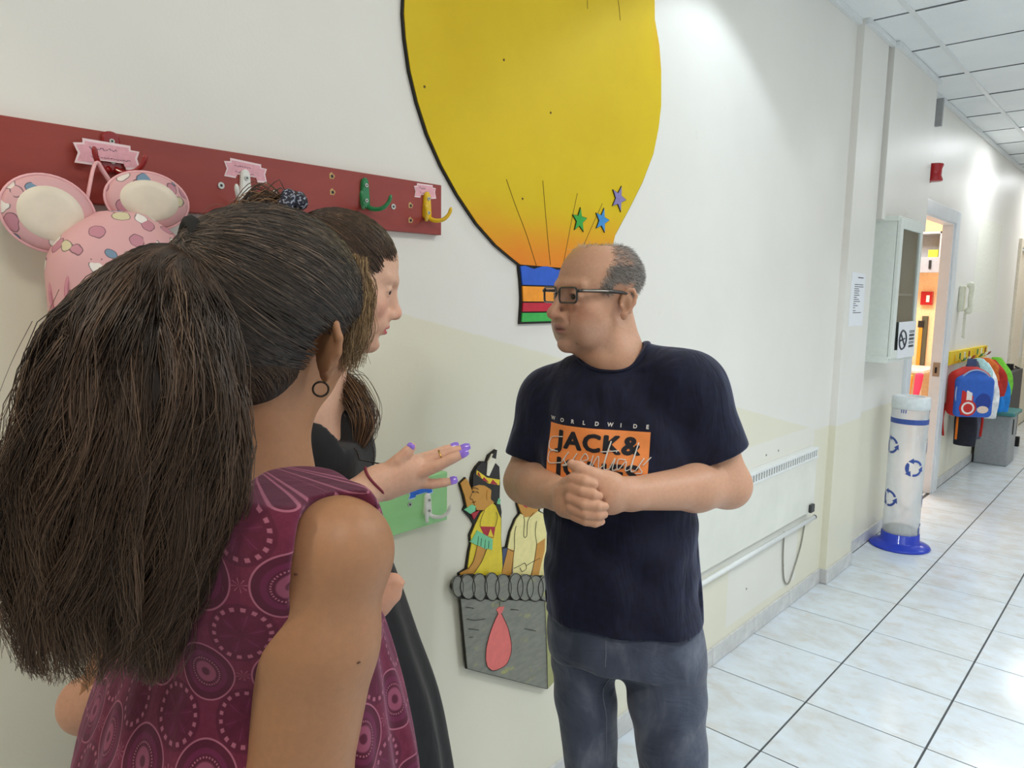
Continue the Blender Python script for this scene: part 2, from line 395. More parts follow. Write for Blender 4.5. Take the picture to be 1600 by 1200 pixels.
lf = box('door_leaf', 9.335, 10.215, 1.30, 1.34, .01, 2.035, M_cream, d2, .003)
box('lock_plate', 9.36, 9.40, 1.294, 1.300, .98, 1.08, mat('brushed_steel', (150, 150, 146)), lf, .001)

# ------------------------------------------------------------------ things on the coat rail wall
M_black = mat('black_ink', (22, 20, 18), .6, grain=0)
M_screw = mat('zinc_screw', (188, 188, 180), .3, .7, grain=0)
M_slot = mat('screw_slot', (40, 42, 40), .6, grain=0)
def screw(x, y, z, r, parent, rim=None):
    """screw head against the plane y, facing the corridor"""
    s = plate('screw', ellipse(x, z, r, r, 14), y-.0022, .0022, rim or M_screw, parent)
    plate('screw_slot', ellipse(x, z, r*.42, r*.42, 8), y-.0027, .0006, M_slot, s)
    return s
def board_material(name, base, dark, wear):
    m = bpy.data.materials.new(name); t = NT(m); co = t.node('ShaderNodeNewGeometry').outputs['Position']
    n = t.noise(t.mapping(co, (1, 1, 4)), 6, 4, .6); w = t.noise(co, 55, 4, .7)
    t.base(t.mix(t.math('MULTIPLY', t.step(w, .62, .75), .12), t.ramp(n, [(.3, lin(dark)), (.7, lin(base))]), lin(wear)))
    t.b.inputs['Roughness'].default_value = .42; t.bump(w, .06, .001); return m
RY = WY-.018
red = empty('coat_rail', (0.6, RY, 1.604))
tag(red, 'long brick red wooden coat rail with coloured double hooks', 'coat rail')
plate('rail_board', [(-.25, 1.711), (1.119, 1.713), (1.119, 1.604), (-.25, 1.600)], RY, .017, board_material('brick_red_board', (152, 58, 48), (140, 50, 43), (176, 100, 86)), red, .0015)
for p in ([(0.6086, 1.6526)], [(0.9818, 1.6531)]): screw(p[0][0], RY, p[0][1], .0058, red)
M_hole = mat('splintered_wood', (196, 160, 112), .8)
for p in ((0.8319, 1.6968), (0.8328, 1.6667), (1.0285, 1.6603), (1.0285, 1.6293)):
    hp = [(p[0]+(.0062+.0018*math.sin(7*a)+.0012*math.cos(3*a))*math.cos(a), p[1]+(.0062+.0018*math.sin(5*a))*math.sin(a)) for a in [2*math.pi*k/14 for k in range(14)]]
    h_ = plate('old_screw_hole', hp, RY-.0008, .0008, M_hole, red); plate('hole', ellipse(p[0]+.0008, p[1]-.0005, .0032, .0032, 9), RY-.0012, .0006, M_slot, h_)
def hook(x, z, m, label, ry, h=.060, wide=1.0):
    """double coat hook: tapered plate with two prongs; (x, z) is the plate's lower end"""
    t = empty('coat_hook', (x, ry, z)); tag(t, label, 'coat hook', 'double coat hooks')
    out = [(x + .0115*wide*math.cos(a), z + .010 + .0115*math.sin(a)) for a in np.linspace(math.pi, 2*math.pi, 9)] + [(x + .0085*wide*math.cos(a), z + h - .010 + .0095*math.sin(a)) for a in np.linspace(0, math.pi, 9)]
    plate('hook_plate', out, ry-.0075, .0075, m, t, .0028, False)
    for s in (-1, 1):
        P = curve([(x+s*.004, ry-.003, z+.004), (x+s*.012, ry-.014, z-.002), (x+s*.024, ry-.028, z+.000), (x+s*.033, ry-.037, z+.012), (x+s*.0365, ry-.041, z+.027)], 16)
        tube('prong', P, np.concatenate([np.linspace(.0052, .0040, 13), [.0042, .0038, .0018]]), m, t, 9)
    for dz in (.014, h-.016): screw(x, ry-.0075, z+dz, .0038, t)
    return t
G = lambda n, c: mat(n, c, .18, grain=.01, coat=.4)
M_hr, M_hw, M_hg, M_hy = G('red_enamel', (142, 24, 24)), G('white_enamel', (232, 232, 226)), G('green_enamel', (24, 120, 66)), G('yellow_enamel', (226, 184, 20))
hk = (0.4341, 1.6533); hook(hk[0], hk[1], M_hr, 'dark red double coat hook holding the pink backpack', RY, .060, 1.5)
hk = (0.6521, 1.6257); hook(hk[0], hk[1], M_hw, 'white double coat hook under a pink name tag on the red rail', RY)
hk = (0.9082, 1.6434); hook(hk[0], hk[1], M_hg, 'green double coat hook with no name tag on the red rail', RY)
hk = (1.0737, 1.6345); hook(hk[0], hk[1], M_hy, 'yellow double coat hook at the end of the red rail', RY)
# pink banner-shaped name tags with a line or two of pen writing
M_tagw = mat('tag_paper_border', (238, 214, 218), .6, grain=.01); M_tagp = mat('tag_pink_print', (226, 168, 180), .6, grain=.05, gscale=120); M_pen = mat('blue_black_pen', (52, 44, 66), .6, grain=0)
def banner(x, z, w, h, tilt):
    q = [(-.5, .30), (-.36, .34), (-.36, .50), (.36, .44), (.36, .28), (.5, .26), (.455, -.02), (.5, -.44), (.27, -.48), (.25, -.26), (-.22, -.24), (-.24, -.44), (-.5, -.42), (-.44, -.05)]
    return [(x + a*w*math.cos(tilt) - b*h*math.sin(tilt), z + a*w*math.sin(tilt) + b*h*math.cos(tilt)) for a, b in q]
def name_tag(x, z, w, h, tilt, y, label, seed, rows, m=M_tagp, mw=M_tagw):
    t = empty('name_tag', (x, y, z)); tag(t, label, 'name tag', 'name tags above the hooks')
    plate('paper', banner(x, z, w, h, tilt), y-.0012, .0012, mw, t); plate('printed_field', banner(x, z, w*.92, h*.80, tilt), y-.0016, .0006, m, t)
    r = random.Random(seed); L = []
    for k, n in enumerate(rows):
        u = -.27*w + .015*w*k; v = .17*h - k*.30*h
        for c in range(n):
            P = []
            for e in range(4): P.append((u + e*.0011 + r.uniform(-.0004, .0004), v + (r.uniform(-.0022, .0022) if e % 3 else r.uniform(-.001, .0012)) + (.0018 if c == 0 and e == 1 else 0)))
            u += .0044; L.append([(x + a*math.cos(tilt) - b*math.sin(tilt), z + a*math.sin(tilt) + b*math.cos(tilt)) for a, b in P])
    ink('handwriting', L, y-.0018, .00032, M_pen, t)
    return t
p = (0.4257, 1.6756); name_tag(p[0], p[1], .093, .040, .02, RY-.012, 'pink paper name tag laid over the dark red hook', 3, (9, 13))
p = (0.6551, 1.6833); name_tag(p[0], p[1], .080, .035, -.02, RY, 'pink paper name tag above the white hook on the red rail', 4, (7, 8))
p = (1.0699, 1.6943); name_tag(p[0], p[1], .062, .032, .06, RY, 'pink paper name tag above the yellow hook', 5, (4, 5))

# low green rail by the outstretched hand
GYY = WY-.018
gr = empty('coat_rail', (0.8, GYY, .945)); tag(gr, 'low pale green wooden coat rail behind the outstretched hand', 'coat rail')
plate('rail_board', [(.56, 1.057), (1.141, 1.056), (1.141, .940), (.56, .937)], GYY, .017, board_material('pale_green_board', (158, 216, 146), (148, 208, 138), (190, 226, 176)), gr, .0015)
p = (1.0255, 1.0014); screw(p[0], GYY, p[1], .0058, gr)
hk = (1.0769, 0.9633); hook(hk[0], hk[1], M_hw, 'white double coat hook on the low green rail', GYY, .055)
p = (1.0575, 1.0263); name_tag(p[0], p[1], .075, .030, .05, GYY, 'blue paper name tag on the green rail, half hidden by the hand', 6, (3, 3), mat('tag_blue_print', (40, 110, 215), .6), mat('tag_blue_border', (196, 214, 236), .6))

# hot-air balloon board: painted cut-out with bands at its neck and three stars
BY = WY-.010
def balloon_material():
    m = bpy.data.materials.new('airbrushed_yellow_balloon'); t = NT(m); co = t.node('ShaderNodeNewGeometry').outputs['Position']; x, y, z = t.sep(co)
    n = t.math('MULTIPLY', t.math('SUBTRACT', t.noise(co, 5, 3), .5), .10)
    low = t.math('SUBTRACT', 1.0, t.step(t.math('ADD', z, n), 1.53, 1.74))
    side = t.math('MULTIPLY', t.step(t.math('ADD', x, n), 1.93, 2.10), t.step(t.math('ADD', z, n), 2.12, 2.32))
    o_ = t.math('MAXIMUM', low, t.math('MULTIPLY', side, .85))
    yel = t.ramp(t.noise(co, 3, 4, .6), [(.3, lin((212, 180, 14))), (.7, lin((222, 192, 22)))])
    c = t.mix(o_, yel, lin((232, 134, 34)))
    scr = t.math('MULTIPLY', t.step(t.noise(t.mapping(co, (1, 1, 1)), 70, 5, .75), .64, .72), t.math('MULTIPLY', t.step(z, 2.08, 2.16), t.math('SUBTRACT', 1.0, t.step(z, 2.2, 2.26))))
    t.base(t.mix(t.math('MULTIPLY', scr, .35), c, lin((240, 226, 140))))
    t.b.inputs['Roughness'].default_value = .45; t.b.inputs['Specular IOR Level'].default_value = .25; t.bump(t.noise(co, 12, 3), .05, .002); return m
bal = empty('hot_air_balloon_board', (1.545, BY, 1.40)); tag(bal, 'large yellow hot-air balloon cut-out board on the wall', 'wall decoration')
_left = [(1.0170, 2.0502), (1.0220, 2.0010), (1.0339, 1.9399), (1.0550, 1.8791), (1.0840, 1.8177), (1.1256, 1.7556), (1.1752, 1.6981), (1.2382, 1.6383), (1.3051, 1.5915), (1.3639, 1.5618), (1.3956, 1.5471)]
_right = [(1.9883, 2.3036), (2.0193, 2.2378), (2.0362, 2.1668), (2.0444, 2.0640), (2.0346, 1.9950), (2.0106, 1.9142), (1.9547, 1.8204), (1.8893, 1.7375), (1.8164, 1.6511)]
_axis = 1.548
_neck = [(2*_axis-_left[-1][0], _left[-1][1]-.004)]
_x0, _z0 = _right[0]; _x1, _z1 = _left[0]
_dome = [((_x0+_x1)/2 + (_x0-_x1)/2*math.cos(a), _z0+(_z1-_z0)*k/25 + .44*math.sin(a)) for k, a in enumerate(np.linspace(.0, math.pi, 26))][1:-1]
_out = _dome + _left + _neck + [(_neck[0][0]+.040, _neck[0][1]+.033), (_neck[0][0]+.105, _neck[0][1]+.078)] + _right[::-1]
M_edge = mat('black_board_edge', (30, 26, 18), .6)
plate('balloon_backing', _out, BY+.002, .0078, M_edge, bal)
def inset(pts, d):
    P = np.array(pts); n = len(P); out = []
    A = sum(P[i][0]*P[(i+1) % n][1]-P[(i+1) % n][0]*P[i][1] for i in range(n)); s = 1 if A > 0 else -1
    for i in range(n):
        e1 = P[i]-P[i-1]; e2 = P[(i+1) % n]-P[i]; n1 = np.array([-e1[1], e1[0]])/(np.hypot(*e1)+1e-9); n2 = np.array([-e2[1], e2[0]])/(np.hypot(*e2)+1e-9)
        b = n1+n2; b /= max(.6, np.hypot(*b)); out.append(tuple(P[i]+s*b*d))
    return out
plate('balloon_face', inset(_out, .003), BY, .003, balloon_material(), bal)
NL, NR = [(1.3956, 1.5471), (1.4041, 1.5070), (1.4091, 1.4583), (1.4044, 1.4025)], None
def xl(z):
    zs = [p[1] for p in NL][::-1]; xs = [p[0] for p in NL][::-1]; return float(np.interp(z, zs, xs))
zz = [NL[0][1]] + [(1.4043, 1.4973)[1], (1.4080, 1.4550)[1], (1.4062, 1.4288)[1]] + [NL[3][1]]
band_cols = [('blue', (40, 92, 200)), ('orange', (250, 156, 36)), ('crimson', (196, 30, 56)), ('green', (58, 176, 78))]
plate('neck_backing', [(xl(z)-.004, z) for z in np.linspace(zz[0]+.01, zz[4]-.004, 8)] + [(2*_axis-xl(z)+.004, z) for z in np.linspace(zz[4]-.004, zz[0]+.01, 8)], BY+.003, .0068, M_edge, bal)
for k, (nm, c) in enumerate(band_cols):
    top = [(x, zz[k]) for x in (0, 1)]
    z0, z1 = zz[k+1]+.0018, zz[k]-.0018
    pts = [(xl(z0), z0), (xl((z0+z1)/2), (z0+z1)/2), (xl(z1), z1)]
    if k == 0:
        n_ = 17; a_, b_ = xl(z1), 2*_axis-xl(z1)
        pts += [(a_ + (b_-a_)*i/n_, z1 - .006 + .010*abs(math.cos(math.pi*i*3/n_))) for i in range(1, n_)]
    pts += [(2*_axis-xl(z1), z1), (2*_axis-xl(z0), z0)]
    plate('neck_band', pts, BY-.001, .006, mat('band_'+nm, c, .4), bal)['label'] = nm + ' painted band at the balloon neck'
for c, r, rot, nm, rgb in (((1.6360, 1.6797), .036, .06, 'green', (50, 160, 60)), ((1.7421, 1.6885), .037, .22, 'blue', (60, 140, 205)), ((1.8225, 1.7577), .040, .30, 'lilac', (132, 122, 176))):
    st = plate('star', star(c[0], c[1], r, rot), BY-.003, .003, M_edge, bal); st['label'] = nm + ' painted star'
    plate('star_face', star(c[0], c[1], r*.93, rot), BY-.0036, .0012, mat('star_'+nm, rgb, .4), st)
ink('seam_line', [[(1.3383, 1.7540), (1.3725, 1.6960), (1.4156, 1.6285), (1.4583, 1.5496)], [(1.4771, 1.7678), (1.4900, 1.6912), (1.5031, 1.6180), (1.5160, 1.5535)], [(1.6252, 1.7517), (1.6026, 1.6760), (1.5855, 1.6113), (1.5707, 1.5591)], [(1.7436, 1.7361), (1.6889, 1.6565), (1.6415, 1.5830)], [(1.6433, 2.2901), (1.6487, 2.2367)], [(1.7831, 2.3189), (1.7947, 2.2848), (1.8033, 2.2495)]], BY-.0002, .0011, mat('brown_seam_paint', (110, 84, 20), .6), bal)
for p in ((1.3237, 2.0295), (1.0751, 1.9155), (1.3995, 1.7135), (1.5032, 1.9415)): screw(p[0], BY+.0012, p[1], .003, bal, mat('brass_pin', (120, 90, 30), .4, .5))

# painted children and basket under the balloon
KY = WY-.008
C_skin, C_hair, C_yel, C_red, C_mint = mat('board_skin_paint', (204, 146, 62), .5), mat('board_black_paint', (36, 32, 28), .5), mat('board_yellow_paint', (232, 206, 52), .5), mat('board_crimson_paint', (176, 40, 54), .5), mat('board_mint_paint', (120, 200, 150), .5)
C_cream, C_navy = mat('board_cream_paint', (242, 228, 158), .5), mat('board_slate_paint', (66, 78, 108), .5)
girl = empty('girl_cutout', (1.3110, 1.2449, 0.7656)); tag(girl, 'painted girl in yellow dress with feather headband leaning on the basket', 'wall decoration')
_g = [(1.3174, 1.0819), (1.3115, 1.0476), (1.3297, 1.0365), (1.3345, 0.9926), (1.3328, 0.9539), (1.3377, 0.9308), (1.3432, 0.8988), (1.3434, 0.8436), (1.3494, 0.7899), (1.3526, 0.7311), (1.2321, 0.7609), (1.1921, 0.7742), (1.1911, 0.7893), (1.2161, 0.7939), (1.2245, 0.8363), (1.2301, 0.8548), (1.2271, 0.8786), (1.2429, 0.9013), (1.2310, 0.9188), (1.2043, 0.9465), (1.2112, 0.9573), (1.2021, 0.9882), (1.1911, 1.0166), (1.2121, 1.0281), (1.2309, 0.9988), (1.2306, 1.0215), (1.2357, 1.0368), (1.2472, 1.0491), (1.2632, 1.0594), (1.2834, 1.0561), (1.2914, 1.0713)]
plate('cutout_backing', _g, KY+.002, .006, M_edge, girl)
def piece(name, pts, m, par, lift=0.0, t=.004, label=None):
    o_ = plate(name, pts, KY-lift, t+lift, m, par)
    if label: o_['label'] = label
    return o_
piece('dress', [(1.3077, 0.9438), (1.3247, 0.9301), (1.3393, 0.8989), (1.3404, 0.8443), (1.3464, 0.7907), (1.3496, 0.7345), (1.2343, 0.7653), (1.2237, 0.7901), (1.2209, 0.7975), (1.2276, 0.8339), (1.2327, 0.8541), (1.2307, 0.8761), (1.2465, 0.9004), (1.2639, 0.9247), (1.2775, 0.9334)], C_yel, girl)
piece('raised_arm', [(1.1936, 1.0161), (1.2121, 1.0255), (1.2210, 1.0136), (1.2346, 0.9857), (1.2322, 0.9692), (1.2409, 0.9511), (1.2165, 0.9523), (1.2083, 0.9805)], C_skin, girl, .0006)
piece('face', [(1.2401, 1.0074), (1.2558, 1.0071), (1.2765, 0.9967), (1.3000, 0.9823), (1.3028, 0.9549), (1.3134, 0.9443), (1.2890, 0.9393), (1.2776, 0.9317), (1.2487, 0.9383), (1.2422, 0.9525), (1.2376, 0.9623), (1.2340, 0.9676), (1.2255, 0.9732), (1.2316, 0.9824), (1.2337, 0.9917)], C_skin, girl, .0010)
piece('hair', [(1.2335, 1.0009), (1.2354, 1.0304), (1.2485, 1.0475), (1.2651, 1.0575), (1.3162, 1.0461), (1.3288, 1.0353), (1.3325, 0.9929), (1.3315, 0.9491), (1.3400, 0.9132), (1.3383, 0.8985), (1.3273, 0.9193), (1.3154, 0.9422), (1.3000, 0.9555), (1.2967, 0.9829), (1.2765, 0.9960), (1.2559, 1.0019)], C_hair, girl, .0016)
ear_ = piece('ear', [(1.2846, 0.9819), (1.2929, 0.9849), (1.2996, 0.9790), (1.2980, 0.9626), (1.2897, 0.9542), (1.2831, 0.9589)], C_skin, girl, .0024)
piece('headband', [(1.2464, 1.0408), (1.2831, 1.0153), (1.3304, 1.0014), (1.3288, 0.9869), (1.2880, 0.9992), (1.2456, 1.0302)], C_yel, girl, .0022)
for q in ([(1.2518, 1.0359), (1.2625, 1.0184), (1.2488, 1.0296)], [(1.2716, 1.0190), (1.2903, 1.0007), (1.2671, 1.0116)], [(1.3042, 1.0062), (1.3235, 0.9892), (1.2950, 0.9972)]): piece('headband_triangle', q, C_red, girl, .0030)
fe = piece('feather', [(1.3175, 1.0805), (1.3106, 1.0464), (1.2905, 1.0180), (1.2812, 1.0216), (1.2844, 1.0507), (1.3007, 1.0718)], mat('board_white_paint', (236, 232, 210), .5), girl, .0030)
piece('feather_tip', [(1.3174, 1.0812), (1.3132, 1.0586), (1.2990, 1.0648), (1.3035, 1.0734)], C_hair, fe, .0040)
piece('sleeve_band', [(1.2621, 0.8928), (1.3175, 0.8786), (1.3114, 0.8507), (1.2782, 0.8656)], C_red, girl, .0010)
piece('sleeve_triangle', [(1.2995, 0.8781), (1.3104, 0.8530), (1.2894, 0.8608)], C_yel, girl, .0018)
piece('lower_arm', [(1.2536, 0.8472), (1.2876, 0.8284), (1.2690, 0.7994), (1.2432, 0.7772), (1.2275, 0.7723), (1.1956, 0.7788), (1.1946, 0.7890), (1.2210, 0.7921), (1.2396, 0.8090)], C_skin, girl, .0010)
piece('mint_cuff', [(1.2508, 0.8855), (1.3076, 0.8482), (1.3062, 0.8199), (1.2909, 0.8276), (1.2816, 0.8283), (1.2629, 0.8405), (1.2468, 0.8489), (1.2282, 0.8605)], C_mint, girl, .0020)
piece('mint_collar', [(1.2069, 0.9472), (1.2217, 0.9535), (1.2319, 0.9563), (1.2441, 0.9488), (1.2433, 0.9374), (1.2264, 0.9332)], C_mint, girl, .0020)
piece('chest_patch', [(1.2300, 0.9331), (1.2592, 0.9347), (1.2400, 0.9158)], C_red, girl, .0010)
piece('hair_tie', [(1.3266, 0.9535), (1.3344, 0.9485), (1.3318, 0.9354), (1.3202, 0.9405)], C_mint, girl, .0026)
ink('drawn_line', [[(1.2346, 0.9967), (1.2422, 0.9968), (1.2531, 0.9908)], [(1.2424, 0.9844), (1.2486, 0.9858), (1.2541, 0.9808)], [(1.2304, 0.9842), (1.2247, 0.9736), (1.2337, 0.9685)], [(1.2320, 0.9614), (1.2409, 0.9605), (1.2440, 0.9632)], [(1.2763, 0.9326), (1.2629, 0.9102), (1.2599, 0.8936)], [(1.3162, 0.8792), (1.3239, 0.9033), (1.3188, 0.9180)], [(1.2548, 0.8689), (1.2524, 0.8478)], [(1.2659, 0.8611), (1.2639, 0.8415)], [(1.2799, 0.8543), (1.2780, 0.8312)], [(1.2931, 0.8477), (1.2920, 0.8276)], [(1.2864, 0.8290), (1.2678, 0.8001), (1.2420, 0.7779)], [(1.2515, 0.8470), (1.2384, 0.8097), (1.2207, 0.7926)]], KY-.0022, .0008, M_edge, girl)
plate('eye', ellipse((1.2354, 0.9877)[0], (1.2354, 0.9877)[1], .0042, .0022, 10), KY-.0022, .001, M_edge, girl)

boy = empty('boy_cutout', (1.4457, 1.2449, 0.7279)); tag(boy, 'painted boy in cream tunic standing in the basket', 'wall decoration')
plate('cutout_backing', [(1.3992, 0.9701), (1.4108, 0.9958), (1.4353, 1.0055), (1.4724, 0.9991), (1.5055, 0.9789), (1.5153, 0.9336), (1.5082, 0.8986), (1.4977, 0.8826), (1.5214, 0.8679), (1.5306, 0.7978), (1.5301, 0.6798), (1.3408, 0.7310), (1.3433, 0.7531), (1.3460, 0.8134), (1.3638, 0.8124), (1.3759, 0.8503), (1.3964, 0.8813), (1.4135, 0.8930), (1.4035, 0.9204)], KY+.002, .006, M_edge, boy)
piece('vest', [(1.3470, 0.8121), (1.3668, 0.8098), (1.3843, 0.7948), (1.3911, 0.7200), (1.3437, 0.7337), (1.3488, 0.7726)], C_navy, boy)
piece('tunic', [(1.4166, 0.8916), (1.4345, 0.8820), (1.4867, 0.8843), (1.5181, 0.8672), (1.5272, 0.7986), (1.5266, 0.6827), (1.3880, 0.7212), (1.3913, 0.7965), (1.3669, 0.8081), (1.3779, 0.8491), (1.3984, 0.8794)], C_cream, boy, .0006)
piece('face', [(1.4046, 0.9202), (1.4028, 0.9486), (1.4100, 0.9855), (1.4407, 0.9975), (1.4835, 0.9864), (1.5065, 0.9498), (1.4996, 0.9077), (1.4867, 0.8850), (1.4601, 0.8746), (1.4336, 0.8787), (1.4175, 0.8946)], C_skin, boy, .0010)
piece('hair', [(1.4004, 0.9630), (1.4108, 0.9944), (1.4353, 1.0034), (1.4724, 0.9969), (1.5034, 0.9779), (1.5123, 0.9415), (1.4955, 0.9519), (1.4730, 0.9776), (1.4410, 0.9869), (1.4153, 0.9811)], C_hair, boy, .0016)
piece('mouth', [(1.4220, 0.9208), (1.4456, 0.9174), (1.4485, 0.9093), (1.4392, 0.9031), (1.4275, 0.9101)], C_red, boy, .0016)
piece('arm', [(1.3669, 0.8081), (1.3924, 0.7962), (1.3819, 0.7252), (1.3407, 0.7356)], C_skin, boy, .0014); piece('arm', [(1.4864, 0.7910), (1.5204, 0.7980), (1.5194, 0.7634), (1.4939, 0.6929), (1.4642, 0.7000)], C_skin, boy, .0014)
ink('drawn_line', [[(1.4279, 0.8820), (1.4315, 0.8651), (1.4294, 0.8282), (1.4416, 0.8252), (1.4457, 0.8655), (1.4691, 0.8836)], [(1.3655, 0.8087), (1.3910, 0.7969), (1.3920, 0.8390), (1.3975, 0.8623)], [(1.4850, 0.7916), (1.4774, 0.8256), (1.4818, 0.8573)], [(1.3922, 0.7468), (1.4149, 0.7477), (1.4358, 0.7492), (1.4426, 0.7328), (1.4258, 0.7284), (1.4161, 0.7420)], [(1.4424, 0.7401), (1.4679, 0.7441), (1.5007, 0.7463)], [(1.4850, 0.7916), (1.4760, 0.7455), (1.4626, 0.7052)], [(1.3910, 0.7969), (1.3804, 0.7323)]], KY-.0014, .0008, M_edge, boy)

def basket_material():
    m = bpy.data.materials.new('painted_basket_grey'); t = NT(m); co = t.node('ShaderNodeNewGeometry').outputs['Position']
    a = t.noise(t.mapping(co, (5, 1, 9)), 3.2, 4, .6); b = t.noise(t.mapping(co, (1, 1, 3)), 26, 3, .6)
    c = t.ramp(b, [(.3, lin((116, 116, 106))), (.7, lin((134, 134, 122)))])
    t.base(t.mix(t.math('MULTIPLY', t.step(a, .57, .72), .8), c, lin((168, 166, 88)))); t.b.inputs['Roughness'].default_value = .45; return m
M_bask = basket_material()
bas = empty('basket_cutout', (1.3537, 1.2329, 0.4538)); tag(bas, 'painted grey balloon basket cut-out with a pink water balloon', 'wall decoration')
KY = WY-.020
BKX = (1.12071589, 0.000398460963, 8.47053467e-06, 1.02543892e-07)
BKZ = (0.874674291, -0.000129327672, -0.000316530742, -7.62574397e-08)
_b = [(1.1543, 0.7676), (1.1601, 0.7821), (1.1763, 0.7878), (1.2067, 0.7849), (1.2336, 0.7780), (1.2518, 0.7687), (1.5174, 0.6925), (1.5996, 0.6631), (1.6162, 0.6253), (1.6025, 0.5925), (1.5548, 0.6056), (1.5757, 0.3597), (1.5339, 0.3469), (1.2087, 0.5367), (1.1855, 0.7270), (1.1681, 0.7439)]
plate('cutout_backing', _b, KY+.003, .0050, M_edge, bas)
piece('basket_front', [(1.1864, 0.7284), (1.5120, 0.6206), (1.5338, 0.3493), (1.2114, 0.5370)], M_bask, bas)
piece('basket_side', [(1.5131, 0.6203), (1.5548, 0.6056), (1.5720, 0.3620), (1.5361, 0.3491)], mat('basket_side_paint', (164, 164, 110), .5), bas)
for k, (cx, w_, tp, bt) in enumerate(((128, 44, 205, 375), (205, 60, 190, 385), (300, 60, 178, 392), (395, 58, 168, 388), (482, 64, 180, 390), (578, 58, 172, 384), (652, 64, 182, 388), (728, 66, 192, 394), (815, 66, 196, 396), (900, 64, 204, 398))):
    c0 = (1.1213, 0.8694)
    q = [(cx + w_*math.cos(a)*(1.0 if math.cos(a) < 0 else .92), (tp+bt)/2 - (bt-tp)/2*math.sin(a)) for a in [2*math.pi*i/20 for i in range(20)]]
    wq = [(BKX[0] + BKX[1]*a + BKX[2]*b + BKX[3]*a*a, BKZ[0] + BKZ[1]*a + BKZ[2]*b + BKZ[3]*a*b) for a, b in q]
    plate('rim_roll', wq, KY-.0008*(k % 2)-.0012*k*.2, .006, M_bask, bas, .0016)
    ink('rim_line', [loop(wq)], KY-.0010-.0003*k, .0010, M_edge, bas)
bl = piece('water_balloon', [(1.3200, 0.6475), (1.3149, 0.6568), (1.3120, 0.6606), (1.3221, 0.6643), (1.3433, 0.6589), (1.3385, 0.6520), (1.3327, 0.6440), (1.3450, 0.6222), (1.3607, 0.5919), (1.3745, 0.5438), (1.3726, 0.5155), (1.3554, 0.4930), (1.3231, 0.4912), (1.2995, 0.4976), (1.2820, 0.5161), (1.2755, 0.5379), (1.2773, 0.5686), (1.2882, 0.5996), (1.3011, 0.6230)], mat('board_pink_paint', (226, 112, 106), .45), bas, .0020)
ink('drawn_line', [[(1.3245, 0.6817), (1.3233, 0.6652)], [(1.3178, 0.6488), (1.2990, 0.6244), (1.2861, 0.6010), (1.2752, 0.5701), (1.2734, 0.5394), (1.2799, 0.5177), (1.2974, 0.4992), (1.3209, 0.4928), (1.3532, 0.4946), (1.3704, 0.5171), (1.3723, 0.5453), (1.3585, 0.5934), (1.3429, 0.6236), (1.3306, 0.6454)], [(1.5095, 0.6220), (1.5240, 0.4634), (1.5313, 0.3511)], [(1.2013, 0.7028), (1.2282, 0.6917)], [(1.2039, 0.6719), (1.2332, 0.6587), (1.2702, 0.6497)], [(1.2109, 0.6437), (1.2473, 0.6277)], [(1.3674, 0.6440), (1.3983, 0.6318)], [(1.4261, 0.5693), (1.4726, 0.5472)], [(1.2134, 0.6199), (1.2270, 0.6164)]], KY-.0024, .0008, M_edge, bas)

# slim wall heater with its cable
HX0, HX1 = 1.95, 3.572
ht = empty('panel_heater', ((HX0+HX1)/2, WY, .41)); tag(ht, 'slim white electric panel heater with a slotted top grille', 'heater')
M_heat = mat('heater_enamel', (226, 226, 216), .35, grain=.03, gscale=4)
box('heater_body', HX0, HX1, WY-.030, WY, .445, .715, M_heat, ht, .003)
box('top_rail', HX0, HX1, WY-.036, WY, .748, .762, M_white, ht, .003); box('grille_back', HX0+.01, HX1-.01, WY-.024, WY, .715, .750, mat('grille_dark', (84, 86, 78), .7), ht); box('lower_lip', HX0, HX1, WY-.036, WY, .708, .718, M_white, ht, .002)
NS = 62
for k in range(NS): xk = HX0+.012 + (HX1-HX0-.024)*k/(NS-1); box('grille_bar', xk-.0055, xk+.0055, WY-.033, WY-.022, .717, .749, M_white, ht)
tube('bottom_rod', [(HX0, WY-.038, .410), (HX1-.01, WY-.038, .412)], .0105, M_white, ht, 12)
tube('rod_end', [(HX1-.012, WY-.038, .412), (HX1-.002, WY-.038, .412)], .011, mat('dark_grey_plastic', (60, 62, 62), .5), ht, 12)
box('thermostat', 3.50, 3.545, WY-.045, WY-.030, .445, .485, mat('dark_grey_plastic', (60, 62, 62)), ht, .004)
M_cable = mat('grey_cable', (150, 148, 136), .5)
cb = tube('cable', curve([(3.53, WY-.008, .40), (3.50, WY-.006, .28), (3.43, WY-.006, .18), (3.37, WY-.006, .12), (3.31, WY-.006, .16), (3.28, WY-.006, .28), (3.27, WY-.008, .40)], 30), .0035, M_cable, ht, 7)
for p in ((3.3067, 0.2269), (2.9047, 0.2314), (3.0292, 0.7994), (3.1598, 0.7995)):
    s_ = screw(p[0], WY, p[1], .005, wl)

